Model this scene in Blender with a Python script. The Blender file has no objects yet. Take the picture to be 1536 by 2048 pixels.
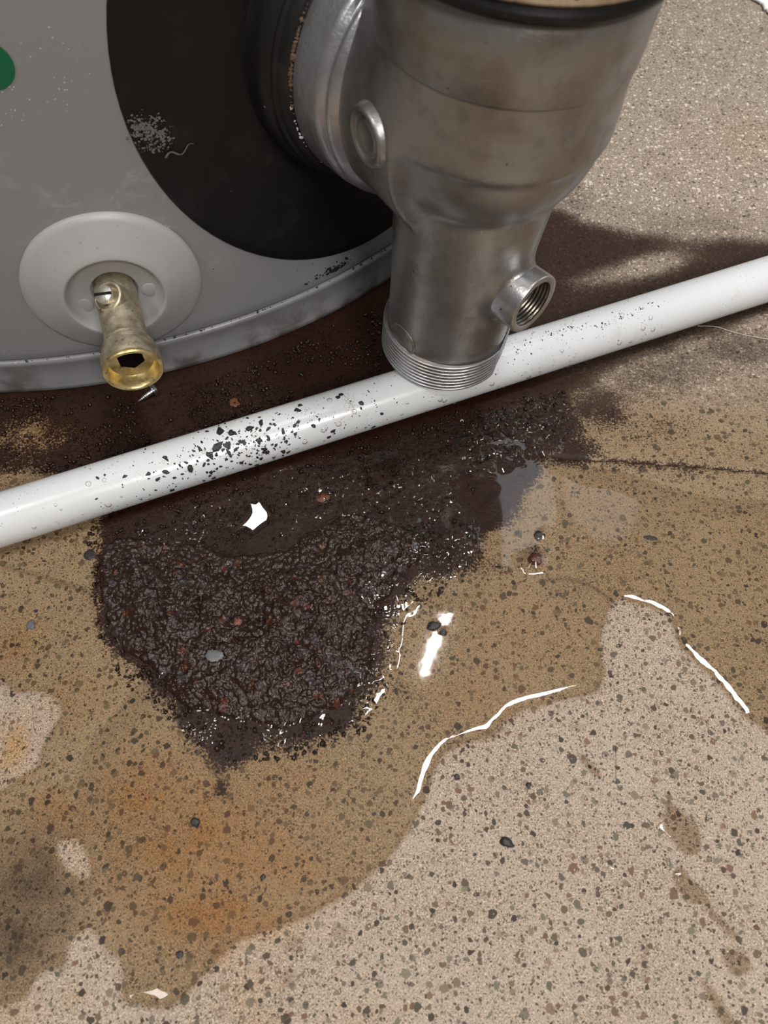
import bpy, bmesh, math, random
import numpy as np
from mathutils import Vector, Matrix
R = math.radians
col = bpy.context.scene.collection
scn = bpy.context.scene
random.seed(4)

# ------------------------------------------------------------------ camera, world, lamps, exposure
CAM_H = .35
FPX = 1538.0                                    # focal length in pixels of the 1536x2048 frame
cam = bpy.data.cameras.new('camera')
cam.sensor_fit = 'VERTICAL'; cam.sensor_height = 32.0; cam.lens = 32.0*FPX/2048
cam.clip_start = .01; cam.clip_end = 50
cam.dof.use_dof = True; cam.dof.focus_distance = .40; cam.dof.aperture_fstop = 12
co = bpy.data.objects.new('camera', cam); col.objects.link(co)
co.location = (0, 0, CAM_H); co.rotation_euler = (R(90-61), 0, 0)
scn.camera = co

w = bpy.data.worlds.new('world'); scn.world = w; w.use_nodes = True
nt = w.node_tree; bg = nt.nodes['Background']
tc = nt.nodes.new('ShaderNodeTexCoord'); sx = nt.nodes.new('ShaderNodeSeparateXYZ')
rp = nt.nodes.new('ShaderNodeValToRGB')
nt.links.new(tc.outputs['Generated'], sx.inputs[0]); nt.links.new(sx.outputs['Z'], rp.inputs[0])
rp.color_ramp.elements[0].position = 0; rp.color_ramp.elements[0].color = (.16, .13, .11, 1)
rp.color_ramp.elements[1].position = .8; rp.color_ramp.elements[1].color = (.50, .49, .48, 1)
e = rp.color_ramp.elements.new(.3); e.color = (.27, .25, .235, 1)
nt.links.new(rp.outputs[0], bg.inputs['Color']); bg.inputs['Strength'].default_value = .42

def area(name, loc, target, sx_, sy_, power, color=(1, 1, 1), roll=None):
    l = bpy.data.lights.new(name, 'AREA'); l.shape = 'RECTANGLE'; l.size = sx_; l.size_y = sy_
    l.energy = power; l.color = color
    o = bpy.data.objects.new(name, l); col.objects.link(o); o.location = loc
    d = (Vector(target)-Vector(loc)).normalized()
    if roll is None:
        o.rotation_euler = d.to_track_quat('-Z', 'Y').to_euler()
    else:                                       # roll = direction of the lamp's long (X) side
        z = -d; x = Vector(roll); x = (x - z*x.dot(z)).normalized(); y = z.cross(x)
        o.rotation_euler = Matrix((x, y, z)).transposed().to_euler()
    return o
# tube lamp over the puddle, panel overhead, two skylight panes ahead; key, glint and side lights are added
area('tube_lamp', (.222, 1.045, 2.4), (.222, 1.045, 0), .44, .026, 8, (1, .98, .95), roll=(.144, .358, 0))
area('key_light', (.75, -1.45, 1.95), (.0, .3, 0), .7, .5, 42, (1, .97, .93))  # added key light behind the viewer, no lamp known there
area('overhead_panel', (.54, .38, 2.4), (.54, .38, 0), .36, .30, 24, (1, .98, .95))
area('glint_light', (-.75, -.45, 2.1), (.0, .3, 0), .5, .35, 14, (1, .97, .93))  # added for glints and rim highlights, stands for no known lamp
area('skylight_pane', (.51, 1.62, 2.4), (.51, 1.62, 0), .40, .70, 2.3, (.93, .96, 1)).data.shape = 'ELLIPSE'
area('skylight_pane', (.90, 1.62, 2.4), (.90, 1.62, 0), .30, .46, .75, (.93, .96, 1)).data.shape = 'ELLIPSE'
area('side_fill', (1.9, 1.2, 1.0), (.0, .3, .1), 1.0, 1.2, 8, (.86, .92, 1))  # unseen cool fill added from the right, no window known there

scn.view_settings.view_transform = 'Standard'; scn.view_settings.look = 'None'
scn.view_settings.exposure = 0.0; scn.view_settings.gamma = 1; scn.view_settings.use_curve_mapping = False

# ------------------------------------------------------------------ helpers
def fl(u, v, z=0.0):                            # a point of the floor (or of the level z) read off the photograph
    th = R(61); F = (0, math.cos(th), -math.sin(th)); U = (0, math.sin(th), math.cos(th))
    d = Vector(F) + Vector((1, 0, 0))*((u-768)/FPX) + Vector(U)*((1024-v)/FPX)
    return Vector((0, 0, CAM_H)) + d*((z-CAM_H)/d.z)
def flp(pts, z=0.0): return np.array([fl(u, v, z)[:2] for u, v in pts])

def tag(o, label=None, cat=None, group=None, kind=None):
    if label: o['label'] = label
    if cat: o['category'] = cat
    if group: o['group'] = group
    if kind: o['kind'] = kind
    return o
def empty(name, loc, label, cat, group=None):
    o = bpy.data.objects.new(name, None); col.objects.link(o); o.location = loc; o.empty_display_size = .01
    return tag(o, label, cat, group)
def link(name, me, mat=None, parent=None, smooth=True, M=None):
    """mesh given in WORLD coordinates (or local + M); keeps world place under its parent"""
    if M is not None: me.transform(M)
    if mat: me.materials.append(mat)
    if smooth: me.polygons.foreach_set('use_smooth', [True]*len(me.polygons))
    o = bpy.data.objects.new(name, me); col.objects.link(o)
    if parent is not None:
        o.parent = parent; o.location = -Vector(parent.location)
    return o
def from_py(name, v, f):
    me = bpy.data.meshes.new(name); me.from_pydata([tuple(p) for p in v], [], [tuple(q) for q in f]); me.update(); return me
def np_mesh(name, V, Q):
    me = bpy.data.meshes.new(name); V = np.asarray(V, 'f'); Q = np.asarray(Q, 'i')
    me.vertices.add(len(V)); me.vertices.foreach_set('co', V.ravel())
    k = Q.shape[1]; me.loops.add(Q.size); me.loops.foreach_set('vertex_index', Q.ravel())
    me.polygons.add(len(Q)); me.polygons.foreach_set('loop_start', np.arange(len(Q))*k)
    me.update(calc_edges=True); me.validate(); return me
def frame(origin, axis, up=None):
    z = Vector(axis).normalized(); h = Vector(up) if up else (Vector((0, 0, 1)) if abs(z.z) < .9 else Vector((0, 1, 0)))
    x = h.cross(z).normalized(); y = z.cross(x)
    M = Matrix((x, y, z)).transposed().to_4x4(); M.translation = Vector(origin); return M
def lathe(name, prof, n=96, closed=False, fn=None):
    """profile [(r,z)] about Z; sharp=duplicate the point"""
    v = []; f = []
    for r, z in prof:
        for k in range(n):
            a = 2*math.pi*k/n; rr = r if fn is None else r+fn(r, z, a)
            v.append((rr*math.cos(a), rr*math.sin(a), z))
    m = len(prof)
    for j in range(m-1 + (1 if closed else 0)):
        j2 = (j+1) % m
        for k in range(n):
            k2 = (k+1) % n
            f.append((j*n+k, j*n+k2, j2*n+k2, j2*n+k))
    return from_py(name, v, f)
def bevel(o, wd, seg=2, ang=35):
    m = o.modifiers.new('bevel', 'BEVEL'); m.width = wd; m.segments = seg; m.limit_method = 'ANGLE'; m.angle_limit = R(ang)
def autosmooth(o, ang=35):
    me = o.data
    bm = bmesh.new(); bm.from_mesh(me)
    for ed in bm.edges:
        if len(ed.link_faces) == 2 and ed.calc_face_angle(0) > R(ang): ed.smooth = False
    bm.to_mesh(me); bm.free()

# numpy noise, signed distance, granules
def hsh(ix, iy, s=0):
    n = (ix.astype(np.int64)*374761393 + iy.astype(np.int64)*668265263 + s*1442695041) & 0xffffffff
    n = ((n ^ (n >> 13))*1274126177) & 0xffffffff
    return ((n ^ (n >> 16)) & 0xffff)/65535.0
def vnoise(x, y, sc, s=0):
    x = x/sc; y = y/sc; ix = np.floor(x); iy = np.floor(y); fx = x-ix; fy = y-iy
    fx = fx*fx*(3-2*fx); fy = fy*fy*(3-2*fy)
    a = hsh(ix, iy, s); b = hsh(ix+1, iy, s); c = hsh(ix, iy+1, s); d = hsh(ix+1, iy+1, s)
    return (a*(1-fx)+b*fx)*(1-fy)+(c*(1-fx)+d*fx)*fy
def fbm(x, y, sc, s=0, o=4):
    t = 0; a = .5; tot = 0
    for k in range(o): t = t + a*vnoise(x, y, sc, s+k); tot += a; a *= .5; sc *= .5
    return t/tot
def grains(x, y, cell, s=0, rmin=.3, rmax=.75):
    """height of a layer of half-buried round grains, in units of cell"""
    x = x/cell; y = y/cell; ix = np.floor(x); iy = np.floor(y); H = np.zeros_like(x)
    for dx in (-1, 0, 1):
        for dy in (-1, 0, 1):
            cx = ix+dx; cy = iy+dy
            px = cx+hsh(cx, cy, s); py = cy+hsh(cx, cy, s+7); r = rmin+(rmax-rmin)*hsh(cx, cy, s+13)
            tx = (hsh(cx, cy, s+17)-.5)*.8; ty = (hsh(cx, cy, s+19)-.5)*.8
            ex = x-px; ey = y-py; d2 = ex*ex+ey*ey
            h = np.sqrt(np.maximum(r*r-d2, 0)); h = np.where(h > 0, np.minimum(h, .62*r) + tx*ex+ty*ey, 0)
            H = np.maximum(H, h)
    return H
def sdist(x, y, P):
    """signed distance to polygon, negative inside"""
    d = np.full(x.shape, 1e9); ins = np.zeros(x.shape, bool); n = len(P)
    for i in range(n):
        ax, ay = P[i]; bx, by = P[(i+1) % n]; ex = bx-ax; ey = by-ay
        wx = x-ax; wy = y-ay; t = np.clip((wx*ex+wy*ey)/(ex*ex+ey*ey+1e-12), 0, 1)
        d = np.minimum(d, (wx-ex*t)**2+(wy-ey*t)**2)
        c = ((ay <= y) & (by > y)) | ((by <= y) & (ay > y))
        with np.errstate(divide='ignore', invalid='ignore'):
            xi = ax+(y-ay)*ex/(ey if ey else 1e-12)
        ins ^= c & (x < xi)
    d = np.sqrt(d); return np.where(ins, -d, d)
def sstep(a, b, x):
    t = np.clip((x-a)/(b-a), 0, 1); return t*t*(3-2*t)
def spline(P, n=6, closed=True):
    P = np.array(P, float); out = []; m = len(P)
    for i in range(m if closed else m-1):
        p0 = P[(i-1) % m] if closed else P[max(i-1, 0)]; p1 = P[i]; p2 = P[(i+1) % m]; p3 = P[(i+2) % m] if closed else P[min(i+2, m-1)]
        for k in range(n):
            t = k/n
            out.append(.5*((2*p1)+(-p0+p2)*t+(2*p0-5*p1+4*p2-p3)*t*t+(-p0+3*p1-3*p2+p3)*t**3))
    if not closed: out.append(P[-1])
    return np.array(out)

# ------------------------------------------------------------------ node helpers
class NT:
    def __init__(s, name):
        s.m = bpy.data.materials.new(name); s.m.use_nodes = True; s.t = s.m.node_tree
        s.b = s.t.nodes['Principled BSDF']; s.out = s.t.nodes['Material Output']
    def n(s, typ, **kw):
        nd = s.t.nodes.new('ShaderNode'+typ)
        for k, v in kw.items(): setattr(nd, k, v)
        return nd
    def set(s, nd, key, val):
        if isinstance(val, bpy.types.NodeSocket): s.t.links.new(val, nd.inputs[key])
        else: nd.inputs[key].default_value = val
    def pos(s):
        if not hasattr(s, '_p'): s._p = s.n('TexCoord').outputs['Object']
        return s._p
    def noise(s, sc, det=3, rough=.55, vec=None, dist=0, out='Fac'):
        nd = s.n('TexNoise'); s.set(nd, 'Vector', vec if vec else s.pos()); s.set(nd, 'Scale', sc)
        s.set(nd, 'Detail', det); s.set(nd, 'Roughness', rough); s.set(nd, 'Distortion', dist); return nd.outputs[out]
    def vor(s, sc, vec=None, feat='F1', rnd=1.0):
        nd = s.n('TexVoronoi', feature=feat); s.set(nd, 'Vector', vec if vec else s.pos()); s.set(nd, 'Scale', sc)
        s.set(nd, 'Randomness', rnd); return nd
    def math(s, op, a, b=0.0, c=None, clamp=False):
        nd = s.n('Math', operation=op, use_clamp=clamp); s.set(nd, 0, a); s.set(nd, 1, b)
        if c is not None: s.set(nd, 2, c)
        return nd.outputs[0]
    def step(s, x, a, b, o0=0.0, o1=1.0):
        nd = s.n('MapRange', interpolation_type='SMOOTHSTEP'); s.set(nd, 'Value', x); s.set(nd, 'From Min', a)
        s.set(nd, 'From Max', b); s.set(nd, 'To Min', o0); s.set(nd, 'To Max', o1); return nd.outputs[0]
    def mix(s, f, a, b, mode='MIX'):
        nd = s.n('Mix', data_type='RGBA', blend_type=mode, clamp_factor=True)
        fk = nd.inputs[0]
        if isinstance(f, bpy.types.NodeSocket): s.t.links.new(f, fk)
        else: fk.default_value = f
        for i, q in ((6, a), (7, b)):
            if isinstance(q, bpy.types.NodeSocket): s.t.links.new(q, nd.inputs[i])
            else: nd.inputs[i].default_value = (*q, 1)
        return nd.outputs[2]
    def attr(s, name): return s.n('Attribute', attribute_name=name).outputs['Fac']
    def bump(s, h, strength=.5, dist=.001, normal=None):
        nd = s.n('Bump'); s.set(nd, 'Height', h); s.set(nd, 'Strength', strength); s.set(nd, 'Distance', dist)
        if normal: s.set(nd, 'Normal', normal)
        return nd.outputs[0]
    def P(s, **kw):
        names = dict(color='Base Color', rough='Roughness', metal='Metallic', normal='Normal', spec='Specular IOR Level',
                     coat='Coat Weight', coatr='Coat Roughness', ior='IOR', trans='Transmission Weight', sss='Subsurface Weight')
        for k, v in kw.items():
            if k == 'color' and isinstance(v, tuple): v = (*v, 1)
            s.set(s.b, names[k], v)
        return s.m
def sep(s, v, i):
    nd = s.n('SeparateXYZ'); s.set(nd, 0, v); return nd.outputs[i]

# ------------------------------------------------------------------ materials
def m_aluminium(name, base=(.35, .345, .345), rough=.35, brown=.5):
    s = NT(name)
    n1 = s.noise(38, 4, .6); n2 = s.noise(140, 3); n3 = s.noise(900, 2)
    c = s.mix(s.step(n1, .42, .72), base, tuple(b*f for b, f in zip(base, (.72, .64, .55))))
    c = s.mix(s.math('MULTIPLY', s.step(n2, .5, .8), .5), c, tuple(b*.55 for b in base))
    c = s.mix(s.step(s.noise(55, 5, .7), .66, .78), c, (.16*brown+.1, .12*brown+.08, .09*brown+.07))
    sp = s.vor(260); c = s.mix(s.math('MULTIPLY', s.math('LESS_THAN', sp.outputs['Distance'], .12), s.step(s.noise(30, 2), .58, .66)), c, (.02, .015, .012))
    r = s.math('ADD', s.math('MULTIPLY', n2, .22), rough-.08)
    h = s.math('ADD', s.math('MULTIPLY', n3, .35), s.math('MULTIPLY', s.noise(220, 3), .8))
    return s.P(color=c, metal=.85, rough=r, normal=s.bump(h, .35, .0006))
ALU = m_aluminium('cast_aluminium')
ALU_T = m_aluminium('aluminium_thread', (.44, .44, .45), .34, .3)
ALU_P = m_aluminium('aluminium_port', (.50, .51, .55), .30, .3)

def m_paint():
    s = NT('grey_enamel'); p = s.pos()
    n1 = s.noise(9, 3); lime = s.noise(30, 6, .7, dist=1.2)
    c = s.mix(n1, (.205, .208, .215), (.235, .232, .230))
    z = sep(s, p, 2); zone = s.math('MULTIPLY', s.step(z, .05, .09), s.step(z, .17, .12))
    c = s.mix(s.math('MULTIPLY', s.math('MULTIPLY', s.step(lime, .56, .68), zone), .30), c, (.42, .42, .41))
    # fine crackle of dried lime
    wv = s.n('VectorMath', operation='ADD'); s.set(wv, 0, p); w2 = s.n('VectorMath', operation='SCALE'); s.set(w2, 0, s.noise(90, 3, out='Color')); s.set(w2, 'Scale', .02); s.set(wv, 1, w2.outputs[0])
    cr = s.vor(70, vec=wv.outputs[0], feat='DISTANCE_TO_EDGE')
    crk = s.math('MULTIPLY', s.math('LESS_THAN', cr.outputs['Distance'], .010), s.math('MULTIPLY', zone, s.step(s.noise(24, 4), .62, .68)))
    c = s.mix(s.math('MULTIPLY', crk, .5), c, (.6, .58, .52))
    dr = s.vor(420); c = s.mix(s.math('MULTIPLY', s.math('LESS_THAN', dr.outputs['Distance'], .10), s.step(s.noise(14, 2), .58, .66)), c, (.7, .7, .7))
    dk = s.vor(170); c = s.mix(s.math('MULTIPLY', s.math('LESS_THAN', dk.outputs['Distance'], .06), s.step(s.noise(20, 2, .5), .55, .6)), c, (.02, .02, .02))
    low = s.math('MULTIPLY', s.step(z, .03, .0), s.step(s.noise(60, 4), .42, .7))
    c = s.mix(s.math('MULTIPLY', low, .75), c, (.05, .035, .03))
    return s.P(color=c, rough=s.math('ADD', s.math('MULTIPLY', s.noise(80, 3), .12), .30), normal=s.bump(s.noise(700, 2), .06, .0004))
PAINT = m_paint()
def m_black(name, base, rough, sc=60):
    s = NT(name); n = s.noise(sc, 4)
    c = s.mix(s.step(n, .5, .8), base, tuple(b*1.9+.002 for b in base))
    d = s.vor(200); c = s.mix(s.math('MULTIPLY', s.math('LESS_THAN', d.outputs['Distance'], .07), s.step(s.noise(33, 2), .6, .68)), c, (.25, .25, .24))
    return s.P(color=c, rough=s.math('ADD', s.math('MULTIPLY', s.noise(150, 3), .15), rough-.07), spec=.28, normal=s.bump(s.noise(500, 3), .12, .0005))
GASKET = m_black('black_gasket', (.0065, .0058, .0052), .46)
RUBBER = m_black('black_rubber', (.010, .0095, .009), .36)
def m_simple(name, c, rough, metal=0, bs=.1, bsc=500, var=.25, vsc=80):
    s = NT(name); n = s.noise(vsc, 4)
    cc = s.mix(n, tuple(q*(1-var) for q in c), tuple(min(1, q*(1+var)) for q in c))
    return s.P(color=cc, rough=rough, metal=metal, normal=s.bump(s.noise(bsc, 3), bs, .0004))
def m_plate():
    s = NT('grey_plastic'); n = s.noise(60, 4)
    c = s.mix(n, (.30, .295, .295), (.345, .335, .33))
    c = s.mix(s.math('MULTIPLY', s.step(s.noise(420, 4, .7), .62, .72), .45), c, (.12, .11, .11))
    return s.P(color=c, rough=.42, normal=s.bump(s.noise(900, 2), .08, .0003))
PLATE = m_plate()
def m_brass(name, a, b, rough):
    s = NT(name); n = s.noise(180, 5, .65)
    c = s.mix(s.step(n, .35, .65), a, b); c = s.mix(s.step(s.noise(300, 4, .7), .6, .7), c, tuple(q*.35 for q in a))
    return s.P(color=c, metal=.85, rough=s.math('ADD', s.math('MULTIPLY', n, .3), rough-.1), normal=s.bump(s.noise(900, 3), .25, .0004))
BRASS_D = m_brass('dull_brass', (.40, .34, .24), (.60, .53, .40), .42)
BRASS_B = m_brass('bright_brass', (.50, .38, .15), (.72, .60, .34), .30)
WHITEM = m_brass('pale_metal', (.62, .60, .50), (.80, .78, .66), .3)
STEEL = m_simple('zinc_steel', (.62, .62, .62), .22, 1, .1)
CLAMP = m_brass('clamp_steel', (.60, .52, .42), (.78, .70, .58), .32)
HOLE = m_simple('dark_cavity', (.008, .006, .005), .3)
GREEN = m_simple('green_print', (.0, .105, .042), .4, 0, .02, 500, .05)
LIME = m_simple('dried_lime', (.13, .125, .12), .8, 0, .3, 900, .4, 700)
PAPER = m_simple('white_paper', (.80, .80, .80), .9, 0, .8, 500, .06, 400)
GRIT = m_simple('black_grit', (.010, .008, .006), .38, 0, .5, 2500)
PEBBLE = m_simple('dark_pebble', (.016, .013, .013), .45, 0, .6, 1500, .4, 400)
REDCHIP = m_simple('red_rust', (.075, .018, .010), .35, 0, .5, 1500, .4, 400)
ORCHIP = m_simple('orange_rust', (.12, .035, .014), .4, 0, .5, 1500, .4, 400)
GREYCHIP = m_simple('grey_chip', (.10, .10, .105), .35, 0, .5, 1500, .4, 400)
HAIR = m_simple('pale_hair', (.55, .53, .48), .4, 0, 0)

def m_pvc():
    s = NT('white_pvc'); p = s.pos()
    c = s.mix(s.noise(16, 3), (.66, .68, .69), (.59, .60, .61))
    # brownish splash haze and tiny printed-on dirt dots, in the pipe's own length (x)
    x = sep(s, p, 2)
    d = s.vor(520); dens = s.step(s.noise(70, 3), .50, .62)
    c = s.mix(s.math('MULTIPLY', s.math('LESS_THAN', d.outputs['Distance'], .17), s.math('MULTIPLY', dens, .65)), c, (.18, .15, .13))
    c = s.mix(s.math('MULTIPLY', s.step(s.noise(45, 5, .7), .58, .75), .30), c, (.42, .37, .32))
    return s.P(color=c, rough=.24, normal=s.bump(s.noise(350, 2), .08, .0004))
PVC = m_pvc()

def m_floor():
    s = NT('stained_concrete'); p = s.pos()
    wet = s.attr('wet'); rust = s.attr('rust'); org = s.attr('orange'); shade_dirt = s.attr('shade_dirt'); rough_a = s.attr('coarse'); damp = s.attr('damp')
    wv = s.n('VectorMath', operation='ADD'); s.set(wv, 0, p)
    w2 = s.n('VectorMath', operation='SCALE'); s.set(w2, 0, s.noise(260, 2, out='Color')); s.set(w2, 'Scale', .0028); s.set(wv, 1, w2.outputs[0]); q = wv.outputs[0]
    fine = s.noise(1500, 3, .7); mid = s.noise(420, 3, .6); big = s.noise(22, 4)
    c = s.mix(s.step(fine, .36, .64), (.17, .128, .095), (.52, .422, .325))
    c = s.mix(s.math('MULTIPLY', s.step(mid, .44, .66), .5), c, (.23, .18, .14))
    c = s.mix(s.math('MULTIPLY', s.step(big, .35, .7), .35), c, (.42, .345, .28))
    # sand and pebbles ground flush: three sizes of round specks, each cell its own tone
    for sc, lo, k, seed in ((1250, .20, .46, 0), (640, .22, .42, 1), (340, .22, .50, 2), (200, .55, .40, 3)):
        off = s.n('VectorMath', operation='ADD'); s.set(off, 0, q); s.set(off, 1, (seed*.37, seed*.21, seed*.11))
        v = s.vor(sc, off.outputs[0]); sp = s.n('SeparateColor'); s.set(sp, 0, v.outputs['Color'])
        rad = s.math('MULTIPLY', s.math('SUBTRACT', sp.outputs[0], lo), k/(1-lo))
        m = s.step(s.math('SUBTRACT', rad, v.outputs['Distance']), -.03, .03)
        tone = s.n('ValToRGB'); s.set(tone, 0, sp.outputs[1])
        el = tone.color_ramp.elements; el[0].position = 0; el[0].color = (.055, .040, .030, 1); el[1].position = 1; el[1].color = (.20, .145, .10, 1)
        for pos, cc in ((.22, (.085, .075, .055)), (.45, (.17, .10, .065)), (.62, (.045, .035, .03)), (.8, (.15, .135, .10))):
            e_ = el.new(pos); e_.color = (*cc, 1)
        c = s.mix(s.math('MULTIPLY', m, s.step(sp.outputs[2], .0, .35, .6, 1.0)), c, tone.outputs[0])
    lt = s.vor(500, q); c = s.mix(s.math('MULTIPLY', s.math('LESS_THAN', lt.outputs['Distance'], .13), .6), c, (.72, .60, .46))
    # coarse, weathered skin far from the worked patch
    cs = s.mix(s.step(s.noise(700, 4, .75), .36, .64), (.20, .155, .122), (.44, .365, .30))
    for sc_, lo_, hi_ in ((620, .34, .70), (330, .18, .86)):
        vg = s.vor(sc_, q); gs = s.n('SeparateColor'); s.set(gs, 0, vg.outputs['Color'])
        dm = s.step(vg.outputs['Distance'], .42, .30)
        cs = s.mix(s.math('MULTIPLY', dm, s.math('LESS_THAN', gs.outputs[0], lo_)), cs, (.085, .062, .048))
        cs = s.mix(s.math('MULTIPLY', dm, s.math('GREATER_THAN', gs.outputs[0], hi_)), cs, (.74, .64, .53))
    cs = s.mix(s.math('MULTIPLY', s.step(s.noise(30, 5, .7), .5, .75), .45), cs, (.20, .15, .115))
    c = s.mix(s.math('MULTIPLY', rough_a, .82), c, cs)
    # wet stone is darker and more saturated
    c = s.mix(wet, c, s.mix(1.0, c, (.66, .57, .42), 'MULTIPLY'))
    c = s.mix(damp, c, s.mix(1.0, c, (.55, .46, .36), 'MULTIPLY'))
    on = s.math('MULTIPLY', org, s.step(s.noise(55, 5, .65), .28, .62, .5, 1.25), clamp=True)
    c = s.mix(on, c, s.mix(1.0, c, (.98, .70, .40), 'MULTIPLY'))
    sn = s.math('MULTIPLY', shade_dirt, s.step(s.noise(120, 4, .7), .3, .62, .65, 1.0), clamp=True)
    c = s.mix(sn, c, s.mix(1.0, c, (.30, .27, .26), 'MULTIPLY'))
    # iron stain: thick where rust -> 1, broken into specks towards its edge
    br = s.math('ADD', s.math('MULTIPLY', s.noise(760, 4, .8), .72), s.math('MULTIPLY', s.noise(90, 4, .65), .28))
    br = s.math('ADD', s.math('MULTIPLY', s.math('SUBTRACT', br, .5), 2.6), .5)
    th = s.math('SUBTRACT', s.math('ADD', rust, s.math('MULTIPLY', br, .9)), .95)
    k = s.step(th, -.05, .12)
    k2 = s.step(s.math('ADD', rust, s.math('MULTIPLY', s.math('SUBTRACT', br, .5), .35)), .15, .95, 0.0, .94)
    k = s.math('ADD', k, s.math('MULTIPLY', rough_a, s.math('SUBTRACT', k2, k)))
    rc = s.mix(s.noise(60, 4), (.009, .0045, .003), (.026, .0115, .0068))
    rc = s.mix(s.math('MULTIPLY', s.step(s.noise(900, 4, .7), .55, .75), .6), rc, (.11, .048, .024))
    rc = s.mix(s.math('MULTIPLY', s.step(s.noise(18, 3), .5, .75), .4), rc, (.05, .017, .012))
    rc = s.mix(.5, rc, s.mix(1.0, c, (.11, .05, .028), 'MULTIPLY'))
    c = s.mix(k, c, rc)
    r = s.math('SUBTRACT', .80, s.math('MULTIPLY', wet, .35)); r = s.math('SUBTRACT', r, s.math('MULTIPLY', k, s.math('MULTIPLY', wet, .20)))
    r = s.math('SUBTRACT', r, s.math('MULTIPLY', s.math('MULTIPLY', k, wet), .04)); r = s.math('MAXIMUM', r, .2)
    h = s.math('ADD', s.math('MULTIPLY', s.noise(900, 4, .7), .6), s.math('MULTIPLY', s.noise(250, 3), .6))
    stren = s.math('ADD', .25, s.math('ADD', s.math('MULTIPLY', rough_a, .55), s.math('MULTIPLY', k, .35)))
    return s.P(color=c, rough=r, spec=.2, normal=s.bump(h, stren, .0011))
FLOOR = m_floor()

def m_rust():
    s = NT('wet_rust_sediment')
    c = s.mix(s.noise(500, 4, .7), (.009, .0042, .003), (.031, .0135, .0082))
    v = s.vor(330); sp = s.n('SeparateColor'); s.set(sp, 0, v.outputs['Color'])
    c = s.mix(s.math('MULTIPLY', s.math('GREATER_THAN', sp.outputs[0], .975), .6), c, (.085, .024, .010))
    c = s.mix(s.math('MULTIPLY', s.math('GREATER_THAN', sp.outputs[1], .97), .5), c, (.05, .045, .05))
    return s.P(color=c, rough=.085, spec=.42, normal=s.bump(s.noise(800, 3, .6), .6, .0009))
RUST = m_rust()

def m_water():
    s = NT('clear_water'); t = s.t
    tr = s.n('BsdfTransparent'); gl = s.n('BsdfGlossy'); s.set(gl, 'Roughness', .04); s.set(gl, 'Color', (1, 1, 1, 1))
    s.set(tr, 'Color', (.99, .98, .96, 1))
    fr = s.n('Fresnel'); s.set(fr, 'IOR', 1.34)
    nb = s.bump(s.noise(130, 2, .5), .02, .001); s.set(gl, 'Normal', nb); s.set(fr, 'Normal', nb)
    mx = s.n('MixShader'); s.set(mx, 0, fr.outputs[0]); t.links.new(tr.outputs[0], mx.inputs[1]); t.links.new(gl.outputs[0], mx.inputs[2])
    t.links.new(mx.outputs[0], s.out.inputs['Surface']); return s.m
WATER = m_water()

# ------------------------------------------------------------------ outlines read off the photograph (floor plane)
DRY_MAIN = [(1536, 1462), (1480, 1422), (1440, 1372), (1400, 1335), (1360, 1292), (1340, 1240), (1300, 1215), (1240, 1200), (1222, 1212), (1211, 1245),
            (1202, 1290), (1209, 1340), (1196, 1384), (1150, 1396), (1090, 1410), (1030, 1428), (985, 1474), (955, 1482), (905, 1498), (872, 1535), (856, 1585),
            (836, 1628), (800, 1690), (758, 1736), (690, 1790), (620, 1832), (520, 1868), (470, 1890), (415, 1945), (372, 1992), (332, 2018), (250, 2003),
            (244, 1960), (240, 1926), (205, 1892), (180, 1858), (160, 1868), (136, 1892), (130, 1935), (82, 1948), (50, 1995), (0, 2014), (-300, 2100), (-300, 2500), (2000, 2500), (2000, 1700)]
DRY_LEFT = [(-60, 1350), (0, 1362), (28, 1386), (72, 1384), (114, 1400), (121, 1430), (102, 1460), (84, 1492), (74, 1530), (40, 1552), (14, 1572), (-60, 1585)]
DRY_LOBE = [(114, 1690), (130, 1682), (152, 1680), (172, 1705), (181, 1740), (174, 1756), (152, 1750), (128, 1732)]
P_DRY = spline(flp(DRY_MAIN), 4); P_DL = spline(flp(DRY_LEFT), 5); P_LB = spline(flp(DRY_LOBE), 5)
RUST_A = [(-200, 640), (300, 640), (770, 440), (1070, 400), (1200, 450), (1300, 462), (1536, 470), (1900, 470), (1900, 560), (1536, 640), (1340, 700), (1240, 745), (1195, 770), (1160, 815), (1185, 860), (1150, 905), (1110, 925),
          (1085, 960), (1020, 1050), (965, 1100), (930, 1150), (850, 1170), (800, 1240), (770, 1330), (740, 1400), (690, 1470), (600, 1500), (520, 1500), (470, 1545), (440, 1560),
          (400, 1500), (340, 1450), (300, 1350), (230, 1310), (205, 1240), (190, 1150), (188, 1040), (100, 960), (-200, 960)]
PILE = [(215, 1085), (270, 1075), (380, 1085), (460, 1105), (560, 1095), (640, 1050), (720, 1030), (800, 1045), (858, 1075), (850, 1120), (800, 1160), (765, 1215), (752, 1290), (738, 1345),
        (700, 1400), (640, 1436), (560, 1452), (480, 1456), (415, 1446), (352, 1400), (312, 1352), (272, 1325), (228, 1290), (208, 1230), (198, 1150)]
P_RUST = spline(flp(RUST_A), 3); P_PILE = spline(flp(PILE), 4)

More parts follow.
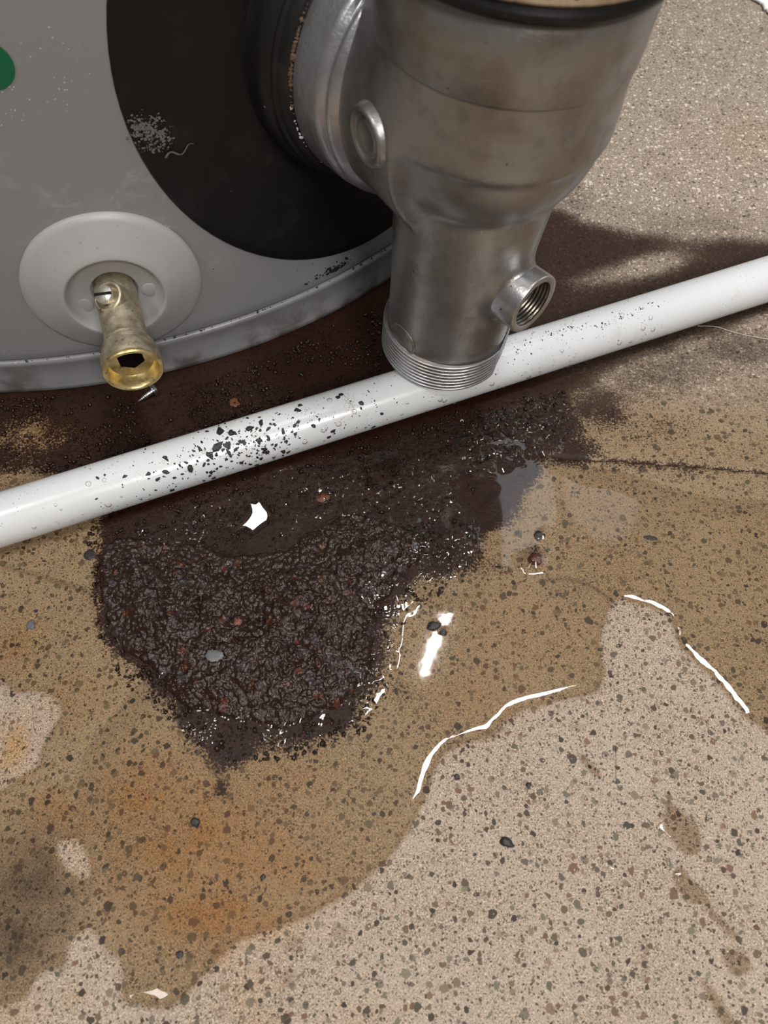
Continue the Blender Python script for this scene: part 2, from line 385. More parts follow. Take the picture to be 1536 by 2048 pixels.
# ------------------------------------------------------------------ floor
def axis_coords(a, b, st, lo, hi):
    fine = np.arange(a, b, st); left = [a]; k = st
    while left[-1] > lo: k *= 1.35; left.append(left[-1]-k)
    right = [fine[-1]]; k = st
    while right[-1] < hi: k *= 1.35; right.append(right[-1]+k)
    return np.concatenate([np.array(left[1:])[::-1], fine, np.array(right[1:])])
def grid_mesh(name, X, Y, Z, keep=None):
    ny, nx = X.shape; V = np.stack([X.ravel(), Y.ravel(), Z.ravel()], 1)
    i = np.arange(ny*nx).reshape(ny, nx)
    Q = np.stack([i[:-1, :-1], i[:-1, 1:], i[1:, 1:], i[1:, :-1]], -1)
    if keep is not None:
        kk = keep[:-1, :-1] & keep[:-1, 1:] & keep[1:, 1:] & keep[1:, :-1]; Q = Q[kk]
        Q = Q.reshape(-1, 4); used = np.unique(Q); mp = np.full(ny*nx, -1); mp[used] = np.arange(len(used)); Q = mp[Q]; V = V[used]
        return np_mesh(name, V, Q), used
    return np_mesh(name, V, Q.reshape(-1, 4)), None
gx = axis_coords(-.235, .36, .0013, -2.5, 2.5); gy = axis_coords(-.06, .70, .0013, -2.5, 3)
X, Y = np.meshgrid(gx, gy)
nz = fbm(X, Y, .012, 3)-.5; nz2 = fbm(X, Y, .05, 9)-.5; nzf = fbm(X, Y, .004, 5)-.5
Xn = X+nz*.004+nzf*.0015; Yn = Y+nz2*.004
sd_dry = np.minimum(np.minimum(sdist(X+nzf*.0012, Y+nz*.001, P_DRY), sdist(X, Y, P_DL)), sdist(X, Y, P_LB))
crack_y = lambda x: np.interp(x, [fl(1060, 905)[0], fl(1130, 915)[0], fl(1300, 925)[0], fl(1536, 945)[0], 2.0], [fl(1060, 905)[1], fl(1130, 915)[1], fl(1300, 925)[1], fl(1536, 945)[1], fl(1536, 945)[1]-.3])
wet = sstep(-.0004, .0012, sd_dry)
beyond = sstep(fl(1300, 900)[1], fl(1300, 700)[1], Y + nz2*.05)*sstep(fl(1000, 700)[0], fl(1150, 700)[0], X)
far = sstep(fl(1300, 560)[1], fl(1300, 400)[1], Y)
wet = wet*(1-.75*beyond); wet = wet*(1-far)
sdr = sdist(X+nz*.012, Y+nz2*.012, P_RUST)
rust = sstep(.014, -.016, sdr)
def blob(u, v, ru, rv, X=X, Y=Y, ang=0):
    c = fl(u, v); a = abs(fl(u+ru, v)[0]-c[0]); b = abs(fl(u, v-rv)[1]-fl(u, v)[1])
    dx = X-c[0]; dy = Y-c[1]
    if ang: ca, sa = math.cos(R(ang)), math.sin(R(ang)); dx, dy = dx*ca+dy*sa, -dx*sa+dy*ca
    return np.exp(-((dx/a)**2+(dy/b)**2))
# lighter windows in the stain, darker drifts outside it
for q in ((1300, 530, 90, 22, .9, 20), (1180, 560, 60, 20, .35, 20), (60, 870, 110, 50, .50, 0), (250, 1000, 50, 25, .2, 0), (20, 1000, 60, 50, .8, 0)):
    rust = rust - q[4]*blob(q[0]+0, q[1], q[2], q[3], ang=q[5])
rust = np.clip(rust, 0, 1)
for q in ((1190, 810, 130, 80, .72, 0), (1140, 900, 90, 50, .8, 0), (1330, 740, 300, 80, .58, 18), (1290, 930, 280, 26, .55, -5), (1480, 700, 150, 60, .66, 0), (1480, 800, 200, 90, .40, 0), (1300, 860, 200, 60, .45, 0),
          (1140, 400, 80, 50, .5, 0), (1070, 1100, 30, 22, .6, 0), (1200, 470, 260, 50, .35, 0), (1400, 450, 200, 40, .45, 0), (880, 1230, 40, 40, .42, 0), (800, 1380, 45, 50, .5, 0), (700, 1480, 70, 45, .42, 0),
          (780, 1290, 40, 70, .45, 0), (850, 1190, 90, 30, .35, 0), (210, 1330, 40, 35, .3, 0), (180, 1160, 30, 80, .4, 0), (445, 1575, 24, 34, .75, 0), (390, 1500, 60, 35, .5, 0), (310, 1400, 40, 30, .45, 0),
          (940, 1060, 60, 60, .4, 0), (960, 1140, 50, 25, .45, 0), (1010, 1135, 90, 22, .45, 0), (1480, 1000, 70, 40, .22, 0), (1130, 1230, 45, 25, .2, 0), (120, 1540, 60, 40, .12, 0)):
    rust = np.maximum(rust, q[4]*blob(*q[:4], ang=q[5]))
sdp = sdist(X+nz*.008, Y+nz2*.008, P_PILE); rust = np.maximum(rust, sstep(.012, -.006, sdp))
orange = np.zeros_like(X)
for q in ((290, 1590, 90, 75, .9), (400, 1690, 190, 130, .8), (430, 1830, 140, 60, 1.0), (560, 1740, 120, 60, .6), (330, 1720, 90, 120, .6), (20, 1500, 35, 60, .9), (30, 1290, 60, 60, .45), (110, 1620, 60, 40, .75), (170, 1660, 60, 30, .6), (440, 1900, 40, 40, .5),
          (150, 1400, 60, 60, .35), (560, 1560, 90, 50, .35), (1250, 1150, 90, 70, .12), (1050, 1270, 130, 80, .22), (950, 1390, 110, 60, .28), (0, 2030, 80, 60, .3), (500, 1980, 60, 60, .28), (740, 2030, 80, 30, .18), (120, 860, 120, 60, .5),
          (470, 1050, 120, 26, .3), (1500, 280, 60, 40, .2), (520, 2040, 60, 40, .3), (60, 1700, 60, 40, .2), (150, 1990, 30, 30, .2)):
    orange = np.maximum(orange, q[4]*blob(*q[:4]))
shade_dirt = np.zeros_like(X)  # phone shadow at lower left painted into the colour, plus two faint dark spots
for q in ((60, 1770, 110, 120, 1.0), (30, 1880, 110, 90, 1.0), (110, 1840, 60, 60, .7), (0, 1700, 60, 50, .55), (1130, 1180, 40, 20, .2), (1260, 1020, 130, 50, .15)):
    shade_dirt = np.maximum(shade_dirt, q[4]*blob(*q[:4]))
shade_dirt *= sstep(-.001, .004, sd_dry)
# painted dark reflection along the film edge, dirt thread at the left, brown rims
def thread(pts, wd):
    P = spline(flp(pts), 5, closed=False); d = np.full(X.shape, 1e9)
    for a, b in zip(P[:-1], P[1:]):
        e_ = b-a; t = np.clip(((X-a[0])*e_[0]+(Y-a[1])*e_[1])/(e_@e_+1e-12), 0, 1); d = np.minimum(d, np.hypot(X-a[0]-e_[0]*t, Y-a[1]-e_[1]*t))
    return np.exp(-(d/wd)**2)
shade_dirt = np.maximum(shade_dirt, .75*thread([(1082, 1162), (1120, 1158), (1160, 1163), (1195, 1182), (1232, 1208)], .0011))
shade_dirt = np.maximum(shade_dirt, .6*thread([(10, 1133), (60, 1148), (120, 1165), (170, 1182)], .0013))
damp = .45*np.exp(-((sd_dry-.0006)/.0016)**2)*(1-beyond)*(1-far)
for q in ((1150, 1450, 14, 10, .4, 0), (585, 1890, 22, 22, .5, 0), (680, 1865, 18, 18, .45, 0), (1405, 1440, 16, 10, .5, 0), (1230, 1800, 6, 30, .35, -20), (1290, 1920, 6, 40, .5, -15), (575, 1960, 14, 14, .5, 0)):
    damp = np.maximum(damp, q[4]*np.clip(blob(q[0], q[1], q[2]*1.2, q[3]*1.2, ang=q[5])*3.2-1.3+nz*2.0, 0, 1))
for pl_ in ([(1333, 1603), (1352, 1610), (1376, 1630), (1398, 1650), (1403, 1690), (1400, 1708), (1372, 1712), (1348, 1690), (1330, 1655)], [(1352, 1738), (1368, 1734), (1385, 1755), (1405, 1775), (1420, 1810), (1400, 1812), (1372, 1798), (1350, 1770)],
            [(1408, 1805), (1430, 1822), (1458, 1850), (1478, 1872), (1466, 1878), (1440, 1856), (1412, 1826)], [(1450, 1905), (1480, 1902), (1500, 1918), (1498, 1945), (1472, 1952), (1452, 1935)],
            [(1152, 1505), (1170, 1515), (1195, 1535), (1206, 1552), (1196, 1556), (1176, 1545), (1160, 1528)], [(1400, 1960), (1425, 1978), (1450, 2010), (1475, 2048), (1455, 2060), (1425, 2020)]):
    damp = np.maximum(damp, .85*sstep(.0006, -.0008, sdist(X+nz*.003, Y+nzf*.002, spline(flp(pl_), 4))))
coarse = np.clip(np.maximum(far, beyond*.85), 0, 1)
Z = np.zeros_like(X)
# sawn joint in the slab, running right from the puddle
cy = crack_y(X)+.0006*(nz); cd = np.abs(Y-cy)*np.where(X > fl(1080, 905)[0], 1, 50)
Z -= .0016*np.exp(-(cd/.0009)**2)
rust = np.maximum(rust, .85*np.exp(-(cd/.0011)**2))
me, _ = grid_mesh('floor', X, Y, Z)
for nm, A in (('wet', wet), ('rust', rust), ('orange', orange), ('shade_dirt', shade_dirt), ('coarse', coarse), ('damp', damp)):
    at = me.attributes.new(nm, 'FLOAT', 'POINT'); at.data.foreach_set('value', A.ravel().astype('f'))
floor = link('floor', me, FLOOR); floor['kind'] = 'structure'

# ------------------------------------------------------------------ rust sediment heap
x0, x1 = P_PILE[:, 0].min()-.004, P_PILE[:, 0].max()+.004; y0, y1 = P_PILE[:, 1].min()-.004, P_PILE[:, 1].max()+.004
PX, PY = np.meshgrid(np.arange(x0, x1, .00045), np.arange(y0, y1, .00045))
n1 = fbm(PX, PY, .010, 21)-.5; n2 = fbm(PX, PY, .022, 31)-.5
def pile_h(PX, PY, n1, n2):
    sd = sdist(PX+n1*.010, PY+n2*.010, P_PILE)
    h = .0062*sstep(.001, -.030, sd) + .0012*sstep(.0, -.004, sd)
    h = h*(1+n2*1.1+n1*.9)
    # slumped ridges with little cliffs that face the viewer
    rid = np.abs(fbm(PX, PY*1.6, .020, 77, 3)-.5); h = h + .0016*sstep(.05, .0, rid)*sstep(0, -.012, sd)*-1
    g = .0030*grains(PX, PY, .0050, 41, .2, .6)*(fbm(PX, PY, .015, 88) > .45) + .0023*grains(PX, PY, .0028, 5, .25, .7) + .0013*grains(PX, PY, .0015, 11)
    edge = sstep(.001, -.004, sd)
    return h + g*edge - .0022*(1-sstep(.003, -.003, sd)) , sd
PZ, psd = pile_h(PX, PY, n1, n2)
me, _ = grid_mesh('rust_sediment', PX, PY, PZ, keep=psd < .004)
heap = link('rust_sediment', me, RUST)
tag(heap, 'heap of wet dark brown rust sediment on the floor below the white pipe', 'sediment', kind='stuff')

# loose crumbs of rust around the heap, behind the pipe and under the heater
def crumbs(name, n, poly, size, seed, mat, avoid=None, parent=None, zf=.0):
    rng = np.random.RandomState(seed); V = []; F = []
    P = spline(flp(poly), 3); a = P.min(0); b = P.max(0)
    pts = a+rng.rand(n*4, 2)*(b-a); k = sdist(pts[:, 0], pts[:, 1], P) < 0
    if avoid is not None: k &= sdist(pts[:, 0], pts[:, 1], avoid) > 0
    den = fbm(pts[:, 0], pts[:, 1], .02, seed); k &= rng.rand(len(pts)) < sstep(.35, .6, den)+.12
    pts = pts[k][:n]
    base = np.array([(0, 0, 1), (1, 0, .1), (.31, .95, .0), (-.81, .59, .1), (-.81, -.59, 0), (.31, -.95, .1), (0, 0, -.6)])
    tri = [(0, 1, 2), (0, 2, 3), (0, 3, 4), (0, 4, 5), (0, 5, 1), (6, 2, 1), (6, 3, 2), (6, 4, 3), (6, 5, 4), (6, 1, 5)]
    for p in pts:
        s_ = size*(.35+rng.rand()**3*1.6); a_ = rng.rand()*6.28; ca, sa = math.cos(a_), math.sin(a_)
        q = base*(1+(rng.rand(7, 1)-.5)*.7)*s_*np.array([1, .5+.5*rng.rand(), .45+.3*rng.rand()])
        q = np.stack([q[:, 0]*ca-q[:, 1]*sa+p[0], q[:, 0]*sa+q[:, 1]*ca+p[1], q[:, 2]+s_*.25+zf], 1)
        i = len(V)*7; V.append(q); F += [(t[0]+i, t[1]+i, t[2]+i) for t in tri]
    return link(name, np_mesh(name, np.concatenate(V), np.array(F)), mat, parent, smooth=False)
PIPE_STRIP = np.array([(-.45, .0665), (.5, .4396), (.5, .466), (-.45, .0925)])
c1 = crumbs('rust_crumbs', 6500, [(190, 1030), (400, 960), (700, 880), (1120, 780), (1130, 880), (960, 930), (960, 1130), (880, 1190), (800, 1260), (770, 1400), (700, 1480), (480, 1530), (330, 1440), (210, 1310), (185, 1150)], .0008, 3, RUST, avoid=PIPE_STRIP)
tag(c1, 'loose wet rust crumbs strewn around the sediment heap in front of the pipe', 'crumbs', kind='stuff')
c2 = crumbs('rust_crumbs', 3200, [(0, 800), (330, 790), (560, 700), (760, 620), (760, 745), (560, 820), (300, 890), (40, 965), (0, 960)], .00085, 8, RUST, avoid=PIPE_STRIP)
tag(c2, 'loose rust crumbs between the white pipe and the grey heater base', 'crumbs', kind='stuff')

# ------------------------------------------------------------------ water film with a raised rim
FILM = [(250, 1075), (330, 1020), (480, 965), (700, 905), (900, 850), (1120, 800), (1150, 905), (1250, 930), (1420, 980), (1700, 1040), (1700, 1620)] + DRY_MAIN[:30] + \
       [(330, 2014), (254, 1998), (250, 1955), (246, 1920), (215, 1884), (196, 1850), (190, 1800), (194, 1750), (180, 1690), (140, 1665), (130, 1600), (140, 1530), (160, 1480), (240, 1380), (300, 1300), (220, 1200)]
P_FILM = spline(flp(FILM), 3)
wx, wy = np.meshgrid(np.arange(P_FILM[:, 0].min()-.002, .262, .0009), np.arange(P_FILM[:, 1].min()-.002, P_FILM[:, 1].max()+.002, .0009))
wn = fbm(wx, wy, .012, 3)-.5; wnf = fbm(wx, wy, .004, 5)-.5
sdd = np.minimum(np.minimum(sdist(wx+wnf*.0012, wy+wn*.001, P_DRY), sdist(wx, wy, P_DL)), sdist(wx, wy, P_LB))
P_FREE = spline(flp(FILM[:11]+[(2100, 1500), (2100, 2700), (260, 2700), (225, 2060), (228, 1960), (205, 1890)]+FILM[-11:]), 3)
sdf_ = -sdist(wx, wy, P_FREE)
t = np.clip(sdd/.0068, 0, 1)
h = .00092*(1-(1-t)**2)                       # rounded rim where the film meets dry stone
# the film thins out towards the left/top edges and dips under the stone there
free = np.clip(sdf_, 0, 1); h = h*sstep(-.001, .02, free)-.00025*(1-sstep(0, .02, free))
sdp = sdist(wx, wy, P_PILE)
# water climbs the lumps standing in it
bump_src = ((868, 1252, 5, .0010), (885, 1262, 4, .0008), (838, 1090, 30, .0032), (915, 1080, 26, .0028), (1068, 1122, 17, .0036), (1085, 1070, 10, .0008), (720, 1190, 30, .0020), (790, 1190, 26, .0020), (770, 1140, 26, .002), (742, 1300, 22, .0012), (735, 1350, 16, .0012))
for u, v, r_, hh in bump_src:
    c_ = fl(u, v); rr = r_/FPX*.39; d_ = np.hypot(wx-c_[0], wy-c_[1])*(1+wnf*.5)
    h = h + hh*np.exp(-(d_/(rr*1.05))**2)
near = sstep(.012, .003, sdp)*sstep(.0, .05, (wx-fl(560, 1300)[0]))
up = sstep(.014, .002, sdist(wx, wy, spline(flp([(940, 840), (1010, 800), (1110, 785), (1125, 835), (1090, 880), (1010, 905), (960, 920)]), 3)))
lump = grains(wx, wy, .0075, 61, .35, .62)
rin = sdist(wx+wn*.012, wy+wnf*.006, P_RUST); clearz = sdist(wx, wy, flp([(945, 885), (1200, 870), (1300, 1200), (945, 1120)]))
patch = sstep(.42, .58, fbm(wx, wy, .016, 55, 3))*sstep(.001, -.006, rin)*sstep(-.001, .003, clearz)
_pc = fl(512, 1040); patch = patch*sstep(.008, .016, np.hypot(wx-_pc[0], wy-_pc[1]))
h = h + (.0011*sstep(.05, .45, grains(wx, wy, .0042, 91, .25, .6))+.0007*sstep(.1, .5, grains(wx, wy, .0024, 93, .3, .6)))*patch
h = h + .0013*near*sstep(0, .4, lump) + .0019*up*sstep(0, .4, grains(wx, wy, .0062, 71, .35, .6))
me, _ = grid_mesh('water_film', wx, wy, h+.00005, keep=(sdf_ > -.001) & (sdd > -.0002))
wf = link('water_film', me, WATER)
tag(wf, 'thin clear water film spreading over the brown floor below the white pipe', 'puddle')

DS = dict(sx_=.078, sy_=-.012)
def pool(name, pts, hh, rim, label, n=5, z=.0, cat='puddle', step=.0005, sx_=0, sy_=0):
    P = spline(flp(pts), n); a = P.min(0)-.001; b = P.max(0)+.001
    x, y = np.meshgrid(np.arange(a[0], b[0], step), np.arange(a[1], b[1], step)); sd = -sdist(x, y, P); t = np.clip(sd/rim, 0, 1)
    zz = hh*np.sqrt(np.clip(1-(1-t)**2, 0, 1))+z; pl = (x-x.mean())*sx_+(y-y.mean())*sy_; zz = zz+pl-pl.min()*.6
    me, _ = grid_mesh(name, x, y, zz, keep=sd > -.0003)
    return tag(link(name, me, WATER), label, cat)
pool('water_pool', [(476, 1066), (492, 1050), (502, 1034), (497, 1008), (512, 1016), (522, 1008), (534, 1022), (542, 1032), (540, 1048), (528, 1056), (508, 1072), (494, 1066)], .0016, .0012, 'small star-shaped pool shining white beside the rust heap, just below the pipe', sx_=-.222, sy_=.2136, z=.001)
pool('water_pool', [(386, 1082), (398, 1080), (408, 1066), (412, 1078), (404, 1090), (394, 1090)], .0016, .0012, 'tiny forked pool shining at the upper left edge of the rust heap', sx_=-.222, sy_=.2136, z=.001)
pool('water_drop', [(1312, 1655), (1325, 1645), (1332, 1662), (1344, 1672), (1346, 1684), (1330, 1670)], .0005, .0006, 'bright three-cornered water drop on the dry concrete, right of the black pebble', cat='drop', **DS)
pool('water_drop', [(1346, 1745), (1362, 1742), (1366, 1754), (1354, 1764)], .0005, .0006, 'square white-lit water drop below the three-cornered drop', cat='drop', **DS)
pool('water_drop', [(1446, 1905), (1456, 1894), (1462, 1902), (1456, 1918), (1448, 1916)], .0005, .0006, 'curved bright water drop at the lower right, beside a damp brown spot', cat='drop', **DS)
pool('water_drop', [(1212, 1738), (1222, 1730), (1232, 1738), (1224, 1746)], .0005, .0006, 'small pale water drop left of the square white-lit drop', cat='drop', **DS)
# ring-like beads of water on the oily patch at the right end of the heap
bv = []; rng = np.random.RandomState(12); V = []; Q = []
OILY = spline(flp([(930, 880), (960, 840), (1020, 810), (1100, 780), (1130, 800), (1120, 850), (1060, 880), (1000, 905), (950, 925)]), 3)
cnt = 0
for k in range(900):
    p = OILY.min(0)+rng.rand(2)*(OILY.max(0)-OILY.min(0))
    if sdist(np.array([p[0]]), np.array([p[1]]), OILY)[0] > 0: continue
    r_ = .0007+.0021*rng.rand()**2
    if any((p[0]-q[0])**2+(p[1]-q[1])**2 < (r_+q[2])**2*.9 for q in bv): continue
    bv.append((p[0], p[1], r_))
    if len(bv) > 110: break
for (px, py, r_) in bv:
    n_ = 14; i0 = len(V)
    V.append((px, py, r_*.62+.0012))
    for j in range(1, 5):
        a_ = j/4*math.pi/2
        for k in range(n_): V.append((px+r_*math.sin(a_)*math.cos(k*6.2832/n_), py+r_*math.sin(a_)*math.sin(k*6.2832/n_)*(1), r_*.62*math.cos(a_)+.0012))
    for k in range(n_):
        Q.append((i0, i0+1+k, i0+1+(k+1) % n_, i0+1+(k+1) % n_))
        for j in range(3): Q.append((i0+1+j*n_+k, i0+1+(j+1)*n_+k, i0+1+(j+1)*n_+(k+1) % n_, i0+1+j*n_+(k+1) % n_))
bead = link('water_beads', from_py('water_beads', V, [tuple(dict.fromkeys(q)) for q in Q]), WATER)
tag(bead, 'cluster of round water beads on the dark floor just below the threaded fitting', 'beads', kind='stuff')

# ------------------------------------------------------------------ water heater
TC = Vector((-.225, .61, 0)); TR = .337
def arc(s_, z, off=0.0):                       # point on the shell: arc length along it, height, distance out
    a_ = s_/TR; return Vector((TC.x+(TR+off)*math.cos(a_), TC.y+(TR+off)*math.sin(a_), z))
heater = empty('water_heater', TC, 'grey enamelled water heater tank with a black round patch, standing on the floor', 'water heater')
M_T = Matrix.Translation(TC)
shell_prof = [(.3345, .0205), (.3350, .0235), (.3365, .026), (.3368, .030), (.3366, .034), (TR-.0004, .045), (TR, .07), (TR, .12), (TR, .2), (TR, .3), (TR, .45), (TR, .6)]
link('tank_shell', lathe('tank_shell', shell_prof+[(TR-.004, .606), (.2, .63), (.0005, .64)], 220), PAINT, heater, M=M_T)
ring_prof = [(.3325, .0195), (.3352, .0238), (.3364, .0246), (.3378, .0243), (.3384, .0232), (.3384, .0215), (.3376, .0195), (.3378, .012), (.3382, .003), (.3388, .0006), (.337, .0), (.32, .0)]
link('base_ring', lathe('base_ring', ring_prof, 220), PAINT, heater, M=M_T)
# black round gasket patch lying on the shell
GC = (-.2916, .1564); GRr = .1172
V = []; F = []; nr, na = 22, 96
for i, rr in enumerate(list(np.linspace(.0, GRr-.0006, nr))+[GRr, GRr]):
    off = .0016 if i < nr else (.0012 if i == nr else -.0005)
    for k in range(na):
        a_ = 2*math.pi*k/na; V.append(arc(GC[0]+rr*math.cos(a_), GC[1]+rr*math.sin(a_), off))
for i in range(nr+1):
    for k in range(na): F.append((i*na+k, i*na+(k+1) % na, (i+1)*na+(k+1) % na, (i+1)*na+k))
tag(link('gasket_patch', from_py('gasket_patch', V, F), GASKET, heater), 'round black rubber-like patch on the grey shell')
# green printed dot at the photo's left edge
V = [arc(-.4505, .1815, .0004)]; F = []
for k in range(48): a_ = 2*math.pi*k/48; V.append(arc(-.4505+.0095*math.cos(a_), .1815+.0095*math.sin(a_), .0004))
for k in range(48): F.append((0, 1+k, 1+(k+1) % 48))
tag(link('green_dot', from_py('green_dot', V, F), GREEN, heater), 'dark green round print on the grey shell')
# smear of dried lime on the edge of the patch
V = []; F = []; rng = np.random.RandomState(5)
for k in range(1300):
    g = rng.randn(2)*np.array([.0036, .0040]); 
    if (g[0]/.010)**2+(g[1]/.011)**2 > 1 or rng.rand() > .15+1.3*max(0, vnoise(np.array([g[0]]), np.array([g[1]]), .0035, 3)[0]-.3): continue
    s0 = -.4000+g[0]; z0 = .1445+g[1]-.25*g[0]; r_ = .0001+.00035*rng.rand()**2; i0 = len(V); m_ = 6; ph = rng.rand()*6
    for j in range(m_): V.append(arc(s0+r_*(1+rng.rand())*math.cos(ph+j*6.283/m_), z0+r_*(1+rng.rand())*math.sin(ph+j*6.283/m_), .0020))
    F.append(tuple(range(i0, i0+m_)))
for k in range(60):
    t_ = k/60; i0 = len(V); s0 = -.3965+t_*.013; z0 = .1325+.0015*math.sin(t_*9)+.002*t_; r_ = .0007*(1-t_*.6)
    for j in range(5): V.append(arc(s0+r_*math.cos(j*1.257), z0+r_*.6*math.sin(j*1.257), .0023))
    F.append(tuple(range(i0, i0+5)))
o = link('lime_smear', from_py('lime_smear', V, F), LIME, heater, smooth=False); tag(o, 'pale dried smear on the edge of the black patch', kind='stuff')
# black grit caught on the seam
def gritset(name, pts, mat, parent=None):
    V = []; F = []
    for (p, nrm, r_, seed) in pts:
        rng = random.Random(seed); M = frame(p, nrm); i0 = len(V); n_ = 7; a0 = rng.random()*6; st = .55+.7*rng.random()
        V.append(M @ Vector((0, 0, r_*.40)))
        rim = [r_*(.6+.6*rng.random()) for _ in range(n_)]
        def pt(sc, zz, k): 
            a_ = 6.2832*k/n_; x_ = rim[k]*sc*math.cos(a_)*(1+.28*st); y_ = rim[k]*sc*math.sin(a_)*(1-.22*st)
            return M @ Vector((x_*math.cos(a0)-y_*math.sin(a0), x_*math.sin(a0)+y_*math.cos(a0), zz))
        for k in range(n_): V.append(pt(.75, r_*.30, k))
        for k in range(n_): V.append(pt(1, -r_*.12, k))
        for k in range(n_):
            k2 = (k+1) % n_; F.append((i0, i0+1+k, i0+1+k2)); F.append((i0+1+k, i0+1+n_+k, i0+1+n_+k2, i0+1+k2))
    return link(name, from_py(name, V, F), mat, parent, smooth=False)
rng = random.Random(9); pts = []
for k in range(70):
    s0 = -.320+rng.gauss(0, .008); z0 = .030+abs(rng.gauss(0, .0022)); nr_ = arc(s0, 0)-TC; pts.append((arc(s0, z0, .0002), nr_, .0004+.0010*rng.random()**2, k))
for k in range(40):
    s0 = rng.uniform(-.50, -.28); nr_ = arc(s0, 0)-TC; pts.append((arc(s0, .0255, .0012), Vector((nr_.x, nr_.y, .3)), .0003+.0006*rng.random()**2, k+99))
tag(gritset('seam_grit', pts, GRIT, heater), 'black grit lying along the base seam', kind='stuff')

# ------------------------------------------------------------------ drain valve with its cover plate
VD = Vector((.315, -.945, -.03)).normalized()
VN = Vector((.266, -.964, 0)).normalized()
VC = Vector((-.1345, .2845, .0695)) + VN*.0
valve = empty('drain_valve', VC, 'dull brass drain valve sticking out of the grey heater tank above a small screw', 'valve')
Me = frame(VC-VN*.001, VN)
esc = [(.0428, -.001), (.0430, .0010), (.0424, .0022), (.040, .0034), (.036, .0052), (.031, .0074), (.027, .0092), (.0247, .0102), (.0238, .0103), (.0232, .0098), (.0222, .0078), (.0205, .0058), (.0185, .0048), (.012, .0044), (.0112, .0040), (.0110, -.002)]
tag(link('cover_plate', lathe('cover_plate', esc, 128), PLATE, valve, M=Me), 'round light grey plastic cover plate with a dished centre')
for sx_, sz_ in ((-.0165, -.0055), (.0165, -.0035)):     # moulded round bosses in the dish
    pr_ = [(.0001, .0008), (.0038, .0008), (.0042, .0006), (.0044, -.0004)]
    c_ = Me @ Vector((sx_*1.0, sz_, .0044)); link('moulded_boss', lathe('moulded_boss', pr_, 32), PLATE, valve, M=frame(c_, VN))
def tube_between(prof, origin, axis, n=64, fn=None, up=None): return lathe('t', prof, n, fn=fn), frame(origin, axis, up)
bodyp = [(.0100, -.004), (.0101, .004), (.0101, .030), (.0099, .034), (.0102, .0375), (.0110, .0385), (.0112, .0395), (.0108, .0402), (.0121, .0416), (.0126, .0425), (.0122, .0436), (.0131, .0452), (.0137, .0470), (.0138, .0520), (.0136, .0540)]
link('valve_body', lathe('valve_body', bodyp, 72), BRASS_D, valve, M=frame(VC, VD))
lipp = [(.0136, .0535), (.0140, .0544), (.0139, .0556), (.0132, .0562), (.0124, .0560), (.0119, .0552), (.0116, .0530), (.0112, .0505), (.0100, .0488), (.0096, .0484)]
link('outlet_lip', lathe('outlet_lip', lipp, 72), BRASS_B, valve, M=frame(VC, VD))
# bottom of the outlet: a disc with a hexagonal hole, and the dark bore behind it
V = []; F = []; nn = 48
for k in range(nn): a_ = 2*math.pi*k/nn; V.append((.0104*math.cos(a_), .0104*math.sin(a_), .0494))
def hexr(a_): a2 = (a_+math.pi/6) % (math.pi/3)-math.pi/6; return .0066*math.cos(math.pi/6)/math.cos(a2)
for zz in (.0484, .036):
    for k in range(nn): a_ = 2*math.pi*k/nn; r_ = hexr(a_); V.append((r_*math.cos(a_), r_*math.sin(a_), zz))
for j in range(2):
    for k in range(nn): F.append((j*nn+k, j*nn+(k+1) % nn, (j+1)*nn+(k+1) % nn, (j+1)*nn+k))
me = from_py('outlet_seat', V, F); me.materials.append(BRASS_B); me.materials.append(HOLE)
for i, p_ in enumerate(me.polygons): p_.material_index = 0 if i < nn else 1
rollM = Matrix.Rotation(R(0), 4, 'Z')
link('outlet_seat', me, None, valve, smooth=False, M=frame(VC, VD) @ rollM)
link('bore', lathe('bore', [(.0001, .0), (.0090, .0), (.0092, .002)], 32, ), HOLE, valve, M=frame(VC+VD*.037, VD))
# stem collar and slotted stem on the upper left of the body
SD = Vector((-.30, -.36, .88)).normalized(); SC = VC+VD*.0165+Vector((-.0006, 0, .0060))
link('stem_collar', lathe('stem_collar', [(.0082, -.003), (.0079, .0035), (.0078, .0052), (.0073, .0060), (.0064, .0060), (.0058, .0052), (.0055, .0005), (.0001, .0004)], 40,
     fn=lambda r, z, a: (-.0006 if (z > .004 and 3.4 < a < 3.9) else 0)), BRASS_D, valve, M=frame(SC, SD))
stem = link('stem', lathe('stem', [(.0040, .0), (.0041, .0060), (.0044, .0066), (.0047, .0074), (.0046, .0084), (.0040, .0090), (.0001, .0091)], 40), WHITEM, valve, M=frame(SC, SD))
bm = bmesh.new(); bmesh.ops.create_cube(bm, size=1); 
for v_ in bm.verts: v_.co = Vector((v_.co.x*.0092, v_.co.y*.0014, v_.co.z*.0006))
me = bpy.data.meshes.new('stem_slot'); bm.to_mesh(me); bm.free()
xdir = Vector((1, -.1, .2)); z_ = SD; x_ = (xdir-z_*xdir.dot(z_)).normalized(); y_ = z_.cross(x_); Ms = Matrix((x_, y_, z_)).transposed().to_4x4(); Ms.translation = SC+SD*.00895
slot = link('stem_slot', me, HOLE, None, smooth=False, M=Ms); slot.parent = stem; slot.location = (0, 0, 0)

